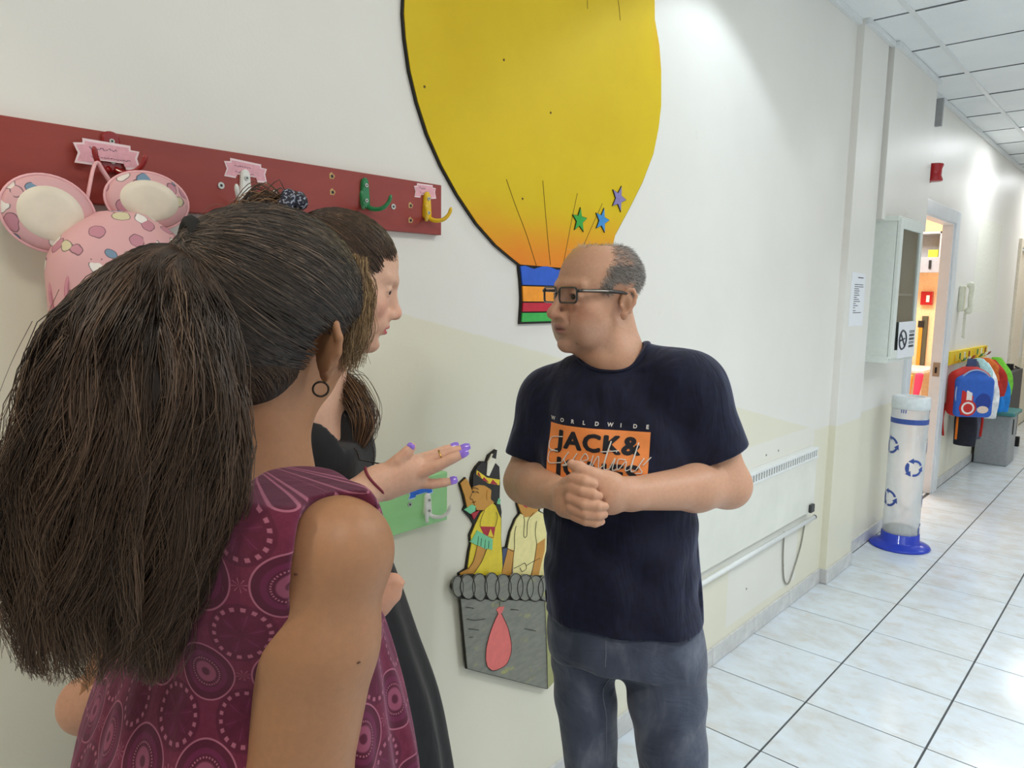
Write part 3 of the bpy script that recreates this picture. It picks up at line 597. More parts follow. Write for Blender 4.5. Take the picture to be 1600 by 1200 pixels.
# ------------------------------------------------------------------ signed-distance modelling tools (bodies, clothes, soft goods)
class Field:
    """a dense distance grid; shapes are blended in locally, then meshed with surface nets"""
    def __init__(s, lo, hi, h):
        s.lo = np.array(lo, float); s.h = h; s.n = np.ceil((np.array(hi)-s.lo)/h).astype(int)+1
        s.d = np.full(s.n, 0.2, np.float32)
    def win(s, lo, hi):
        a = np.clip(np.floor((np.asarray(lo)-s.lo)/s.h).astype(int), 0, s.n); b = np.clip(np.ceil((np.asarray(hi)-s.lo)/s.h).astype(int)+1, 0, s.n)
        return a, b
    def pts(s, a, b):
        ax = [(s.lo[i] + s.h*np.arange(a[i], b[i])).astype(np.float32) for i in range(3)]
        return np.meshgrid(*ax, indexing='ij')
    def apply(s, fn, lo, hi, k=0.01, op='u', pad=None):
        pad = (k*1.5 + 3*s.h) if pad is None else pad
        a, b = s.win(np.asarray(lo)-pad, np.asarray(hi)+pad)
        if (b <= a).any(): return
        X, Y, Z = s.pts(a, b); e = fn(X, Y, Z).astype(np.float32)
        sl = s.d[a[0]:b[0], a[1]:b[1], a[2]:b[2]]
        if op == 'u': sl[...] = smin(sl, e, k)
        elif op == 's': sl[...] = -smin(-sl, e, k)
        elif op == 'i': sl[...] = -smin(-sl, -e, k)
        elif op == 'add': sl[...] += e
    def ball(s, c, r, k=0.01, op='u'):
        c = np.asarray(c, float)
        s.apply(lambda X, Y, Z: np.sqrt((X-c[0])**2+(Y-c[1])**2+(Z-c[2])**2)-r, c-r, c+r, k, op)
    def cone(s, a, b, ra, rb, k=0.01, op='u', flat=None):
        """round cone; flat=(unit vector, factor) squashes it along a direction"""
        a = np.asarray(a, float); b = np.asarray(b, float); R = max(ra, rb)
        lo = np.minimum(a, b)-R; hi = np.maximum(a, b)+R
        ab = b-a; L2 = float(ab.dot(ab))+1e-12
        def f(X, Y, Z):
            px, py, pz = X-a[0], Y-a[1], Z-a[2]
            t = np.clip((px*ab[0]+py*ab[1]+pz*ab[2])/L2, 0, 1)
            qx, qy, qz = px-t*ab[0], py-t*ab[1], pz-t*ab[2]
            if flat is not None:
                u, fa = flat; w = (qx*u[0]+qy*u[1]+qz*u[2])*(1/fa-1); qx, qy, qz = qx+w*u[0], qy+w*u[1], qz+w*u[2]
                return (np.sqrt(qx*qx+qy*qy+qz*qz)-(ra+(rb-ra)*t))*(.5+.5*fa)
            return np.sqrt(qx*qx+qy*qy+qz*qz)-(ra+(rb-ra)*t)
        s.apply(f, lo, hi, k, op)
    def chain(s, P, R, k=0.006, op='u'):
        for i in range(len(P)-1): s.cone(P[i], P[i+1], R[i], R[i+1], k, op)
    def ell(s, c, r, M=None, k=0.01, op='u'):
        """ellipsoid with radii r along the rows of M"""
        c = np.asarray(c, float); r = np.asarray(r, float); M = np.eye(3) if M is None else np.asarray(M, float)
        R = np.sqrt(((M*r[:, None])**2).sum(0)); mr = r.min()
        def f(X, Y, Z):
            px, py, pz = X-c[0], Y-c[1], Z-c[2]; q0 = 0; q1 = 0
            for i in range(3):
                l = (px*M[i][0]+py*M[i][1]+pz*M[i][2])/r[i]; q0 = q0+l*l; q1 = q1+(l/r[i])**2
            q0 = np.sqrt(q0); return q0*(q0-1)/(np.sqrt(q1)+1e-9)
        s.apply(f, c-R, c+R, k, op)
    def loft(s, rows, ex=2.3, k=0.01, op='u', fn=None):
        """stacked cross-sections: rows of (cx, cy, z, half_width, half_depth, angle)"""
        r = np.array(sorted(rows, key=lambda q: q[2]), float); R = r[:, 3:5].max()
        lo = (r[:, 0].min()-R, r[:, 1].min()-R, r[0, 2]); hi = (r[:, 0].max()+R, r[:, 1].max()+R, r[-1, 2])
        def f(X, Y, Z):
            z = Z[0, 0, :]
            cx, cy, a, b, an = [sm_interp(z, r[:, 2], r[:, i])[None, None, :] for i in (0, 1, 3, 4, 5)]
            c_, s_ = np.cos(an), np.sin(an); px, py = X-cx, Y-cy
            u = np.abs(px*c_+py*s_)/a; v = np.abs(-px*s_+py*c_)/b
            d = ((u**ex+v**ex+1e-9)**(1/ex)-1)*np.minimum(a, b)
            if fn is not None: d = d+fn(X, Y, Z, px*c_+py*s_, -px*s_+py*c_)
            e = np.maximum(r[0, 2]-Z, Z-r[-1, 2])
            return np.maximum(d, e)
        s.apply(f, lo, hi, k, op)
    def plane(s, p, n, lo, hi, k=0.002):
        """cut away everything on the side n points to, inside the box"""
        s.apply(lambda X, Y, Z: -((X-p[0])*n[0]+(Y-p[1])*n[1]+(Z-p[2])*n[2]), lo, hi, k, 's', 0)
    def sample(s, P):
        q = (np.asarray(P)-s.lo)/s.h; i = np.clip(np.floor(q).astype(int), 0, s.n-2); f = q-i; o = 0
        for dx in (0, 1):
            for dy in (0, 1):
                for dz in (0, 1):
                    w = np.where(dx, f[:, 0], 1-f[:, 0])*np.where(dy, f[:, 1], 1-f[:, 1])*np.where(dz, f[:, 2], 1-f[:, 2])
                    o = o+w*s.d[i[:, 0]+dx, i[:, 1]+dy, i[:, 2]+dz]
        return o
    def nets(s, relax=2):
        D = s.d; D[0], D[-1], D[:, 0], D[:, -1], D[:, :, 0], D[:, :, -1] = .1, .1, .1, .1, .1, .1
        I = D < 0; n = s.n
        cnt = np.zeros(n-1, np.uint8)
        for dx in (0, 1):
            for dy in (0, 1):
                for dz in (0, 1): cnt += I[dx:n[0]-1+dx, dy:n[1]-1+dy, dz:n[2]-1+dz]
        act = np.argwhere((cnt > 0) & (cnt < 8)); idx = np.full(n-1, -1, np.int32); idx[act[:, 0], act[:, 1], act[:, 2]] = np.arange(len(act))
        acc = np.zeros((len(act), 3)); num = np.zeros(len(act))
        cor = [(a, b, c) for a in (0, 1) for b in (0, 1) for c in (0, 1)]
        V8 = {c: D[act[:, 0]+c[0], act[:, 1]+c[1], act[:, 2]+c[2]].astype(float) for c in cor}
        for c in cor:
            for ax in range(3):
                if c[ax]: continue
                e = list(c); e[ax] = 1; e = tuple(e); a, b = V8[c], V8[e]; m = (a < 0) != (b < 0)
                t = np.where(m, a/np.where(m, a-b, 1), 0); p = np.tile(np.array(c, float), (len(act), 1)); p[:, ax] = t
                acc[m] += p[m]; num[m] += 1
        V = act+acc/np.maximum(num, 1)[:, None]
        F = []
        for ax in range(3):
            sl0 = [slice(1, n[i]-1) for i in range(3)]; sl1 = list(sl0); sl0[ax] = slice(0, n[ax]-1); sl1[ax] = slice(1, n[ax])
            A, B = I[tuple(sl0)], I[tuple(sl1)]; q = np.argwhere(A != B); fl = A[q[:, 0], q[:, 1], q[:, 2]]
            o = np.ones(3, int); o[ax] = 0; q = q+o
            u, v = (ax+1) % 3, (ax+2) % 3
            def at(du, dv): r = q.copy(); r[:, u] -= du; r[:, v] -= dv; return idx[r[:, 0], r[:, 1], r[:, 2]]
            Q = np.stack([at(1, 1), at(0, 1), at(0, 0), at(1, 0)], 1); Q[~fl] = Q[~fl][:, ::-1]; F.append(Q)
        F = np.vstack(F); F = F[(F >= 0).all(1)]
        # relax and pull back to the surface
        for _ in range(relax):
            S = np.zeros_like(V); C = np.zeros(len(V))
            for i in range(4):
                for j in (1, 3): np.add.at(S, F[:, i], V[F[:, (i+j) % 4]]); np.add.at(C, F[:, i], 1)
            V = .4*V+.6*S/np.maximum(C, 1)[:, None]
        W = s.lo+s.h*V
        return W, F
    def build(s, name, m, parent=None, relax=2, attr=None, keep_field=False):
        V, F = s.nets(relax); o = fast_mesh(name, V, F, m, parent, attr)
        if not keep_field: s.d = None
        return o
def smin(a, b, k):
    if k <= 0: return np.minimum(a, b)
    h = np.maximum(k-np.abs(a-b), 0)/k
    return np.minimum(a, b)-h*h*k*.25
def sm_interp(z, zs, vs):
    """monotone-ish smooth interpolation (cubic Hermite)"""
    zs = np.asarray(zs, float); vs = np.asarray(vs, float)
    if len(zs) < 3: return np.interp(z, zs, vs).astype(np.float32)
    m = np.gradient(vs, zs); i = np.clip(np.searchsorted(zs, z)-1, 0, len(zs)-2); h = zs[i+1]-zs[i]; t = np.clip((z-zs[i])/h, 0, 1)
    return ((2*t**3-3*t**2+1)*vs[i]+(t**3-2*t**2+t)*h*m[i]+(-2*t**3+3*t**2)*vs[i+1]+(t**3-t**2)*h*m[i+1]).astype(np.float32)
def fast_mesh(name, V, F, m, parent=None, attr=None, smooth=True, org=None):
    """big world-space meshes straight from arrays; attr maps names to per-vertex colours"""
    V = np.asarray(V, np.float32); F = np.asarray(F, np.int32)
    lo, hi = V.min(0), V.max(0)
    if org is None: org = np.array([(lo[0]+hi[0])/2, (lo[1]+hi[1])/2, lo[2]], np.float32)
    me = bpy.data.meshes.new(name); me.vertices.add(len(V)); me.vertices.foreach_set('co', (V-org).ravel())
    k = F.shape[1]; me.loops.add(F.size); me.loops.foreach_set('vertex_index', F.ravel()); me.polygons.add(len(F)); me.polygons.foreach_set('loop_start', np.arange(0, F.size, k, dtype=np.int32))
    me.update(calc_edges=True); me.validate()
    if smooth: me.polygons.foreach_set('use_smooth', np.ones(len(me.polygons), bool))
    for nm, col in (attr or {}).items():
        c = np.ones((len(V), 4), np.float32); c[:, :col.shape[1]] = col
        a = me.color_attributes.new(nm, 'FLOAT_COLOR', 'POINT'); a.data.foreach_set('color', c.ravel())
    if m is not None: me.materials.append(m)
    o = bpy.data.objects.new(name, me); link(o); o.location = org.tolist()
    if parent is not None: set_parent(o, parent)
    return o
def attr_mat(name, rough=.5, sss=0.0, bump=0.0, bscale=300.0, spec=.5, grain=.06, gscale=90, sheen=0.0):
    """material whose base colour is stored on the mesh as Col"""
    m = bpy.data.materials.new(name); t = NT(m)
    a = t.node('ShaderNodeVertexColor', layer_name='Col').outputs[0]; co = t.node('ShaderNodeNewGeometry').outputs['Position']
    n = t.noise(co, gscale, 4, .6)
    mul = t.node('ShaderNodeMix', data_type='RGBA', blend_type='MULTIPLY'); mul.inputs[0].default_value = 1.0
    t.link(a, mul.inputs[6]); t.link(t.ramp(n, [(.3, (1-grain*2,)*3+(1,)), (.7, (1, 1, 1, 1))]), mul.inputs[7]); t.base(mul.outputs[2])
    t.b.inputs['Roughness'].default_value = rough; t.b.inputs['Specular IOR Level'].default_value = spec; t.b.inputs['Sheen Weight'].default_value = sheen
    if sss:
        t.b.inputs['Subsurface Weight'].default_value = sss; t.b.inputs['Subsurface Radius'].default_value = (1.0, .35, .2); t.b.inputs['Subsurface Scale'].default_value = .006
    if bump: t.bump(t.noise(co, bscale, 4, .65), bump, .001)
    return m
def text_mesh(body, size, bold=0.0, res=3, spacing=1.0):
    """built-in font lettering as flat (x, y) triangles"""
    c = bpy.data.curves.new('lettering', 'FONT'); c.body = body; c.size = size; c.offset = bold; c.resolution_u = res; c.align_x = 'LEFT'; c.space_character = spacing; c.fill_mode = 'FRONT'
    o = bpy.data.objects.new('lettering', c); COL.objects.link(o); bpy.context.view_layer.update()
    me = o.to_mesh(); V = np.array([tuple(v.co) for v in me.vertices]); F = [tuple(p.vertices) for p in me.polygons]; o.to_mesh_clear()
    bpy.data.objects.remove(o); bpy.data.curves.remove(c); return V, F

# ------------------------------------------------------------------ things past the heater
# tall white cabinet with a glass front
CXa, CXb, CYf, CYb, CZa, CZb = 4.289, 4.742, 1.118, 1.274, 1.155, 1.905
cab = empty('wall_cabinet', ((CXa+CXb)/2, CYb, CZa)); tag(cab, 'white wall cabinet with a framed glass door', 'cabinet')
M_cab = mat('cabinet_white', (226, 232, 226), .4, grain=.015)
for nm, q in (('side_panel', (CXa, CXa+.012, CYf+.02, CYb, CZa, CZb)), ('side_panel', (CXb-.012, CXb, CYf+.02, CYb, CZa, CZb)), ('back_panel', (CXa, CXb, CYb-.012, CYb, CZa, CZb)), ('top_panel', (CXa-.012, CXb+.012, CYf+.012, CYb, CZb-.012, CZb+.014)), ('bottom_panel', (CXa-.012, CXb+.012, CYf+.012, CYb, CZa-.022, CZa+.012))): box(nm, *q, M_cab, cab, .002)
dr = empty('cabinet_door', (CXa, CYf, CZa)); set_parent(dr, cab)
for q in ((CXa, CXa+.052, CZa, CZb), (CXb-.045, CXb, CZa, CZb), (CXa+.05, CXb-.043, CZb-.050, CZb), (CXa+.05, CXb-.043, CZa, CZa+.045)): box('door_frame', q[0], q[1], CYf, CYf+.018, q[2], q[3], M_cab, dr, .002)
M_glass = mat('clear_glass', (232, 236, 232), .02, grain=0, trans=1.0, ior=1.45)
box('glass_pane', CXa+.05, CXb-.043, CYf+.007, CYf+.011, CZa+.043, CZb-.048, M_glass, dr)
box('hose_reel_bracket', CXa+.20, CXa+.225, CYb-.05, CYb-.012, 1.40, 1.66, mat('dark_bracket', (70, 72, 70), .6), cab); box('inner_shelf', CXa+.012, CXb-.012, CYf+.03, CYb-.012, 1.50, 1.512, M_cab, cab)
ns = empty('no_smoking_sign', (4.5, CYf, 1.19)); tag(ns, 'white no-smoking notice stuck on the cabinet glass', 'sign')
_q = [(4.3902, 1.3534), (4.7497, 1.3566), (4.7591, 1.1493), (4.4034, 1.1524)]
plate('paper', _q, CYf-.0015, .0012, mat('paper_white', (236, 238, 242), .6, grain=.01), ns)
_c = (4.4832, 1.1165, 1.2537); _e = (4.6700, 1.1165, 1.2544)
M_ink = mat('grey_print', (58, 62, 70), .6, grain=0)
V_, F_ = tube_data([(_c[0]+.068*math.cos(a), CYf-.002, _c[2]+.052*math.sin(a)) for a in np.linspace(0, 2*math.pi, 28, endpoint=False)], .006, 4, True); mesh('ring', V_, F_, M_ink, ns)
tube('slash', [(_c[0]-.045, CYf-.002, _c[2]+.036), (_c[0]+.045, CYf-.002, _c[2]-.036)], .0055, M_ink, ns, 4); tube('cigarette', [(_c[0]-.042, CYf-.0018, _c[2]-.004), (_c[0]+.042, CYf-.0018, _c[2]+.006)], .005, M_ink, ns, 4)
for k in range(5):
    a = .042-k*.021
    box('text_line', _e[0]-.052, _e[0]+.052, CYf-.0022, CYf-.0015, _e[2]+a-.007, _e[2]+a+.006, M_ink, ns)
    for e in range(5): box('lettering', _e[0]-.044+e*.019, _e[0]-.033+e*.019, CYf-.0026, CYf-.0022, _e[2]+a-.003, _e[2]+a+.002, mat('paper_white', (236, 238, 242)), ns) if k in (0, 3) else None
# list of names taped to the pilaster
pn = empty('paper_notice', (3.98, WY-.035, 1.34)); tag(pn, 'white paper list with grey typed lines taped to the pilaster', 'notice')
plate('paper', [(3.872, 1.612), (4.086, 1.606), (4.092, 1.338), (3.866, 1.340)], WY-.0365, .0012, mat('paper_white', (236, 238, 242)), pn)
box('text_line', 3.965, 4.05, WY-.0369, WY-.0364, 1.583, 1.588, M_ink, pn)
for k, w in enumerate((.135, .14, .07, .08, .07, .085, .045, .08, .10, .035, .07, .03, .04, .13)): box('text_line', 3.92, 3.92+w, WY-.0369, WY-.0364, 1.548-k*.0107-(.004 if k > 11 else 0), 1.5515-k*.0107-(.004 if k > 11 else 0), M_ink, pn)
# clear collection tube on a blue foot
TC = (4.735, 1.104, 0.0)
tb = empty('collection_tube', TC); tag(tb, 'clear plastic recycling tube with blue arrows on a blue round foot', 'recycling bin')
M_blue = mat('blue_plastic', (24, 58, 190), .25, grain=.01, coat=.3)
lathe('foot', [(.165, 0), (.168, .006), (.162, .014), (.125, .030), (.106, .040), (.104, .085), (.098, .088), (.0, .088)], TC, M_blue, tb, 48)
def frosted():
    m = bpy.data.materials.new('frosted_tube_plastic'); t = NT(m); t.base(lin((236, 240, 242))); t.b.inputs['Roughness'].default_value = .12; t.b.inputs['Transmission Weight'].default_value = .35; t.b.inputs['IOR'].default_value = 1.2
    x, y, z = t.sep(t.node('ShaderNodeNewGeometry').outputs['Position']); n = t.noise(t.node('ShaderNodeNewGeometry').outputs['Position'], 14, 4); t.setin(t.b.inputs['Alpha'], t.math('ADD', .62, t.math('MULTIPLY', n, .15))); return m
lathe('tube_wall', [(.098, .08), (.099, .10), (.100, .85)], TC, frosted(), tb, 48)
lathe('content', [(.0, .089), (.085, .089), (.088, .105), (.06, .125), (.0, .13)], TC, mat('old_batteries_grey', (150, 146, 138), .6, grain=.2, gscale=60), tb, 24)
lathe('rim_ring', [(.0995, .840), (.1035, .842), (.1035, .905), (.098, .912), (.070, .914), (.068, .906)], TC, mat('tube_rim_white', (226, 232, 234), .3), tb, 48)
def wrap(name, pts, m, r=.1012, par=tb):
    """flat print bent round the tube: pts are (angle in radians, z)"""
    bm = bmesh.new(); vs = [bm.verts.new((p[0], 0, p[1])) for p in pts]; bm.faces.new(vs); bmesh.ops.triangulate(bm, faces=bm.faces[:]); bm.verts.index_update()
    V = [(TC[0]+r*math.cos(v.co.x), TC[1]+r*math.sin(v.co.x), v.co.z) for v in bm.verts]; F = [[q.index for q in f.verts] for f in bm.faces]; bm.free()
    V2 = [(TC[0]+(r-.0006)*math.cos(math.atan2(v[1]-TC[1], v[0]-TC[0])), TC[1]+(r-.0006)*math.sin(math.atan2(v[1]-TC[1], v[0]-TC[0])), v[2]) for v in V]
    n = len(V); return mesh(name, V+V2, F+[[i+n for i in f][::-1] for f in F], m, par)
M_bp = mat('blue_print', (58, 84, 160), .4, grain=0)
A0 = math.pi+.735          # direction of the side seen from the corridor
for k in range(16): wrap('print_band', [(A0-2.0+k*.25, .755), (A0-2.0+(k+1)*.25, .755), (A0-2.0+(k+1)*.25, .785), (A0-2.0+k*.25, .785)], M_bp)
def arrows(a0, z0, s=1.0):
    for k in range(3):
        b = k*2*math.pi/3+.35; pts = []
        for t in np.linspace(0, 1.35, 7): pts.append((a0+s*.50*math.cos(b+t), z0+s*.050*math.sin(b+t)))
        for t in np.linspace(1.35, 0, 7): pts.append((a0+s*.36*math.cos(b+t), z0+s*.036*math.sin(b+t)))
        wrap('arrow', pts, M_bp)
        t = 1.35; c_, s_ = math.cos(b+t), math.sin(b+t)
        wrap('arrow_head', [(a0+s*.60*c_, z0+s*.060*s_), (a0+s*.26*c_, z0+s*.026*s_), (a0+s*(.43*c_-.30*s_), z0+s*(.043*s_+.030*c_))], M_bp)
arrows(A0-.05, .50); arrows(A0-1.35, .30); arrows(A0+1.30, .30); arrows(A0+1.35, .62); arrows(A0-1.5, .62); arrows(A0+.95, .12, .7)
for a, z in ((A0-1.0, .82), (A0+.9, .82)):
    for e in range(3): wrap('lettering', [(a+e*.12, z), (a+e*.12+.05, z), (a+e*.12+.05, z+.028), (a+e*.12, z+.028)], M_bp)
# red sounder high on the wall, cable duct, intercom handset
al = empty('alarm_sounder', (5.5, 1.20, 2.28)); tag(al, 'red fire alarm sounder high on the wall above the doorway', 'alarm')
M_alr = mat('alarm_red', (176, 24, 34), .3, grain=.01, coat=.3)
p = (5.2466, 1.2100, 2.2719)
box('sounder_base', p[0]-.055, p[0]+.055, 1.225, 1.275, p[2]-.055, p[2]+.055, M_alr, al, .008); lathe('sounder_bell', [(.05, -.052), (.053, -.045), (.044, -.02), (.044, .02), (.053, .045), (.05, .052)], (p[0], 1.205, p[2]), M_alr, al, 28)
dk = box('cable_duct', 5.455, 5.485, 1.235, 1.275, 2.60, 2.772, mat('grey_duct', (158, 160, 160), .5)); tag(dk, 'short grey plastic cable duct dropping from the ceiling edge', 'cable duct')
ph = empty('intercom_handset', (6.7373, 1.2750, 1.3740)); tag(ph, 'cream intercom handset hanging on the wall beyond the doorway', 'telephone')
M_ph = mat('cream_plastic', (226, 226, 206), .35)
p0, p1 = (6.6647, 1.2750, 1.6013), (6.6632, 1.2750, 1.3848); px_, pz_ = p0[0], (p0[2]+p1[2])/2
box('cradle', px_-.045, px_+.045, 1.238, 1.275, pz_-.10, pz_+.10, M_ph, ph, .008)
hs = tube('handset', curve([(px_-.01, 1.215, pz_-.115), (px_-.01, 1.195, pz_-.07), (px_-.01, 1.198, pz_), (px_-.01, 1.195, pz_+.08), (px_-.01, 1.215, pz_+.125)], 18), [.016, .026, .028, .024, .020, .019, .018, .018, .018, .018, .018, .018, .019, .020, .024, .028, .028, .017], M_ph, ph, 10)
V_, F_ = tube_data([(px_-.005+.010*math.cos(t*2.2), 1.225+.010*math.sin(t*2.2), pz_-.11-.005*t) for t in np.linspace(0, 40, 160)], .0032, 5); mesh('coiled_cord', V_, F_, M_ph, ph, True)
# faint cream square of old paint on the far wall
M_old = mat('old_cream_paint', (228, 227, 214), .6); op = plate('paint_patch', [(7.16, 2.18), (8.22, 2.18), (8.22, 1.38), (7.16, 1.38)], 1.2745, .0008, M_old, wl)
# ------------------------------------------------------------------ yellow rail with the children's bags
YY = 1.25
yr = empty('coat_rail', (7.1, YY, 1.0)); tag(yr, 'bright yellow wooden coat rail crowded with bags beyond the doorway', 'coat rail')
plate('rail_board', [(6.40, 1.085), (7.90, 1.072), (7.90, .972), (6.40, .980)], YY, .024, board_material('bright_yellow_board', (236, 204, 16), (226, 192, 10), (240, 220, 90)), yr, .002)
cols = [M_hy, M_hg, M_hw, M_hr, M_hy, M_hg, M_hw, M_hr]
hl = ['yellow', 'green', 'white', 'red', 'yellow', 'green', 'white', 'red']; od = ['first', 'first', 'first', 'first', 'second', 'second', 'second', 'second']
HXs = [6.56+.175*k for k in range(8)]
for k in range(8): hook(HXs[k], 1.000, cols[k], '%s %s double coat hook on the yellow rail' % (od[k], hl[k]), YY, .062)
def soft(lo, hi, h): return Field(np.array(lo)-.02, np.array(hi)+.02, h)
bp = empty('backpack', (6.58, 1.14, .55)); tag(bp, 'blue child backpack with red sides on the yellow rail', 'backpack')
M_bb, M_br, M_bw = mat('backpack_blue', (44, 98, 196), .6, bump=.1), mat('backpack_red', (196, 40, 34), .6, bump=.1), mat('backpack_white', (232, 230, 228), .6)
bx_, bz_ = 6.58, .58
def rbox(F, c, hx, hy, hz, r, k=.01, op='u'):
    c = np.array(c)
    def f(X, Y, Z):
        qx, qy, qz = np.abs(X-c[0])-hx+r, np.abs(Y-c[1])-hy+r, np.abs(Z-c[2])-hz+r
        return np.sqrt(np.maximum(qx, 0)**2+np.maximum(qy, 0)**2+np.maximum(qz, 0)**2)+np.minimum(np.maximum(np.maximum(qx, qy), qz), 0)-r
    F.apply(f, c-[hx, hy, hz], c+[hx, hy, hz], k, op)
F_ = soft((bx_-.17, 1.05, bz_-.02), (bx_+.17, 1.24, bz_+.42), .008); rbox(F_, (bx_, 1.165, bz_+.18), .150, .062, .175, .055); F_.ell((bx_, 1.165, bz_+.30), (.13, .058, .10), k=.03); F_.build('bag_body', M_br, bp)
F_ = soft((bx_-.16, 1.00, bz_-.02), (bx_+.16, 1.16, bz_+.42), .007); rbox(F_, (bx_, 1.088, bz_+.165), .138, .036, .155, .034); F_.ell((bx_, 1.088, bz_+.27), (.120, .034, .10), k=.03); F_.build('front_pocket', M_bb, bp)
V_, F2 = tube_data(curve([(bx_+.138*math.cos(a), 1.075, bz_+.19+(.185 if math.sin(a) > 0 else .16)*math.sin(a)) for a in np.linspace(0, 2*math.pi, 30, endpoint=False)], 60, True), .006, 6, True); mesh('piping', V_, F2, mat('backpack_trim', (150, 176, 214), .5), bp, True)
plate('print_panel', [(bx_-.105, bz_+.03), (bx_-.02, bz_+.03), (bx_-.02, bz_+.20), (bx_-.105, bz_+.22)], 1.0505, .004, M_br, bp); plate('print_panel', [(bx_-.07, bz_+.12), (bx_-.03, bz_+.12), (bx_-.03, bz_+.215), (bx_-.07, bz_+.22)], 1.0490, .004, M_bw, bp)
for r_, m_ in ((.062, M_br), (.048, M_bw), (.034, M_br)): plate('round_patch', ellipse(bx_-.055, bz_+.085, r_, r_, 24), 1.0478-.0012*(.062-r_)/.014, .004, m_, bp)
plate('blue_patch', ellipse(bx_+.055, bz_+.13, .055, .07, 20), 1.049, .004, mat('patch_navy', (30, 62, 150), .5), bp); plate('white_patch', ellipse(bx_+.055, bz_+.075, .042, .028, 18), 1.0478, .004, mat('patch_cream', (226, 206, 190), .5), bp)
box('carry_strap', bx_-.035, bx_+.035, 1.15, 1.158, bz_+.345, bz_+.455, mat('strap_slate', (70, 84, 120), .7), bp, .003)
for s in (-1, 1): tube('shoulder_strap', curve([(bx_+s*.13, 1.215, bz_+.10), (bx_+s*.15, 1.21, bz_-.02), (bx_+s*.14, 1.20, bz_-.16)], 10), .018, M_br, bp, 6, flat=.3)
tube('hanging_strap', [(bx_-.085, 1.12, bz_+.02), (bx_-.09, 1.11, bz_-.17)], .017, mat('orange_webbing', (236, 128, 24), .7), bp, 6, flat=.25)
bp.rotation_euler = (0, 0, math.radians(-52)); bp.location = (6.50, 1.115, .55)
def hanging(name, label, cat, x, ztop, zbot, w, d, col, seed, flare=1.0, lean=0.0):
    """cloth or bag hanging from a hook: narrow at the top, folded below"""
    h = ztop-zbot; F = soft((x-w*flare-.04+min(lean, 0), 1.24-2*d-.02, zbot-.02), (x+w*flare+.04+max(lean, 0), 1.25, ztop+.03), .009)
    rows = [(x+lean, 1.235-d, zbot, w*flare*.95, d*.9, 0), (x+lean*.7, 1.235-d, zbot+h*.3, w*flare, d, 0), (x+lean*.3, 1.235-d, zbot+h*.7, w*.75, d*.85, 0), (x, 1.235-d*.8, ztop, w*.16, d*.35, 0)]
    F.loft(rows, 2.4, fn=lambda X, Y, Z, u, v: .010*np.sin(u*(42+seed*5)+seed+3*np.sin(Z*9+seed))*np.clip((ztop-Z)/h, 0, 1))
    o = F.build(name, mat(name+'_cloth_%d' % seed, col, .85, grain=.12, gscale=25, bump=.2, bscale=60)); return tag(o, label, cat, 'things hung on the yellow rail')
hanging('jacket', 'black jacket hanging below the blue child backpack', 'jacket', 6.72, .98, .32, .062, .075, (34, 36, 48), 1, 1.1)
hanging('jacket', 'slate grey jacket between the blue backpack and the white towel', 'jacket', 6.88, 1.00, .36, .060, .08, (84, 88, 104), 2, 1.1)
hanging('towel', 'white crumpled towel on the yellow rail', 'towel', 7.17, .97, .50, .070, .105, (232, 236, 240), 3, 1.0)
hanging('cloth_bag', 'pale aqua cloth bag beside the white towel', 'bag', 7.03, 1.01, .72, .060, .09, (176, 214, 216), 4, .9)
hanging('cap_bag', 'red round bag hung beyond the white towel', 'bag', 7.43, .98, .66, .068, .11, (176, 44, 34), 5, .9)
hanging('lunch_bag', 'bright blue bag hanging under the red round bag', 'bag', 7.58, .93, .51, .066, .115, (34, 126, 208), 6, 1.0)
hanging('drawstring_bag', 'lime green drawstring bag at the end of the yellow rail', 'bag', 7.74, .98, .56, .066, .11, (120, 200, 60), 7, 1.0)
hanging('scarf', 'orange and rust scarf hanging under the red hook', 'scarf', 7.305, 1.0, .80, .045, .09, (206, 104, 40), 8, .9)
# grey bin with teal lid and a dark panel heater
bn = empty('waste_bin', (7.9, 1.15, .0)); tag(bn, 'light grey bin with a teal lid under the bags', 'bin')
bm = bmesh.new(); bm_box(bm, 7.72, 8.08, .99, 1.25, .0, .46, .012)
from_bm('bin_body', bm, mat('bin_grey', (152, 156, 158), .5), bn); box('bin_lid', 7.69, 8.10, .96, 1.26, .46, .495, mat('bin_teal', (70, 132, 132), .4), bn, .01); box('bin_handle', 7.84, 7.86, .982, .990, .28, .42, mat('dark_grey_plastic', (60, 62, 62)), bn)
hd = empty('dark_heater', (8.7, 1.2, .10)); tag(hd, 'dark grey upright panel heater with a looping black cable', 'heater')
box('heater_body', 8.30, 9.02, 1.10, 1.24, .10, .80, mat('charcoal_panel', (66, 66, 66), .6), hd, .01); box('control_knob', 8.66, 8.72, 1.14, 1.20, .80, .86, M_black, hd, .006)
for s in (-1, 1): box('bracket', 8.66+s*.25-.02, 8.66+s*.25+.02, 1.235, 1.275, .3, .36, M_black, hd)
for s in (-1, 1): box('foot', 8.66+s*.28-.03, 8.66+s*.28+.03, 1.06, 1.27, .0, .10, M_black, hd, .004)
tube('cable', curve([(8.80, 1.14, .83), (9.05, 1.12, .76), (9.06, 1.13, .55), (9.22, 1.14, .42), (9.05, 1.16, .40), (9.02, 1.18, .30), (9.20, 1.18, .16), (9.05, 1.2, .06), (8.8, 1.2, .02)], 50), .008, M_black, hd, 6)
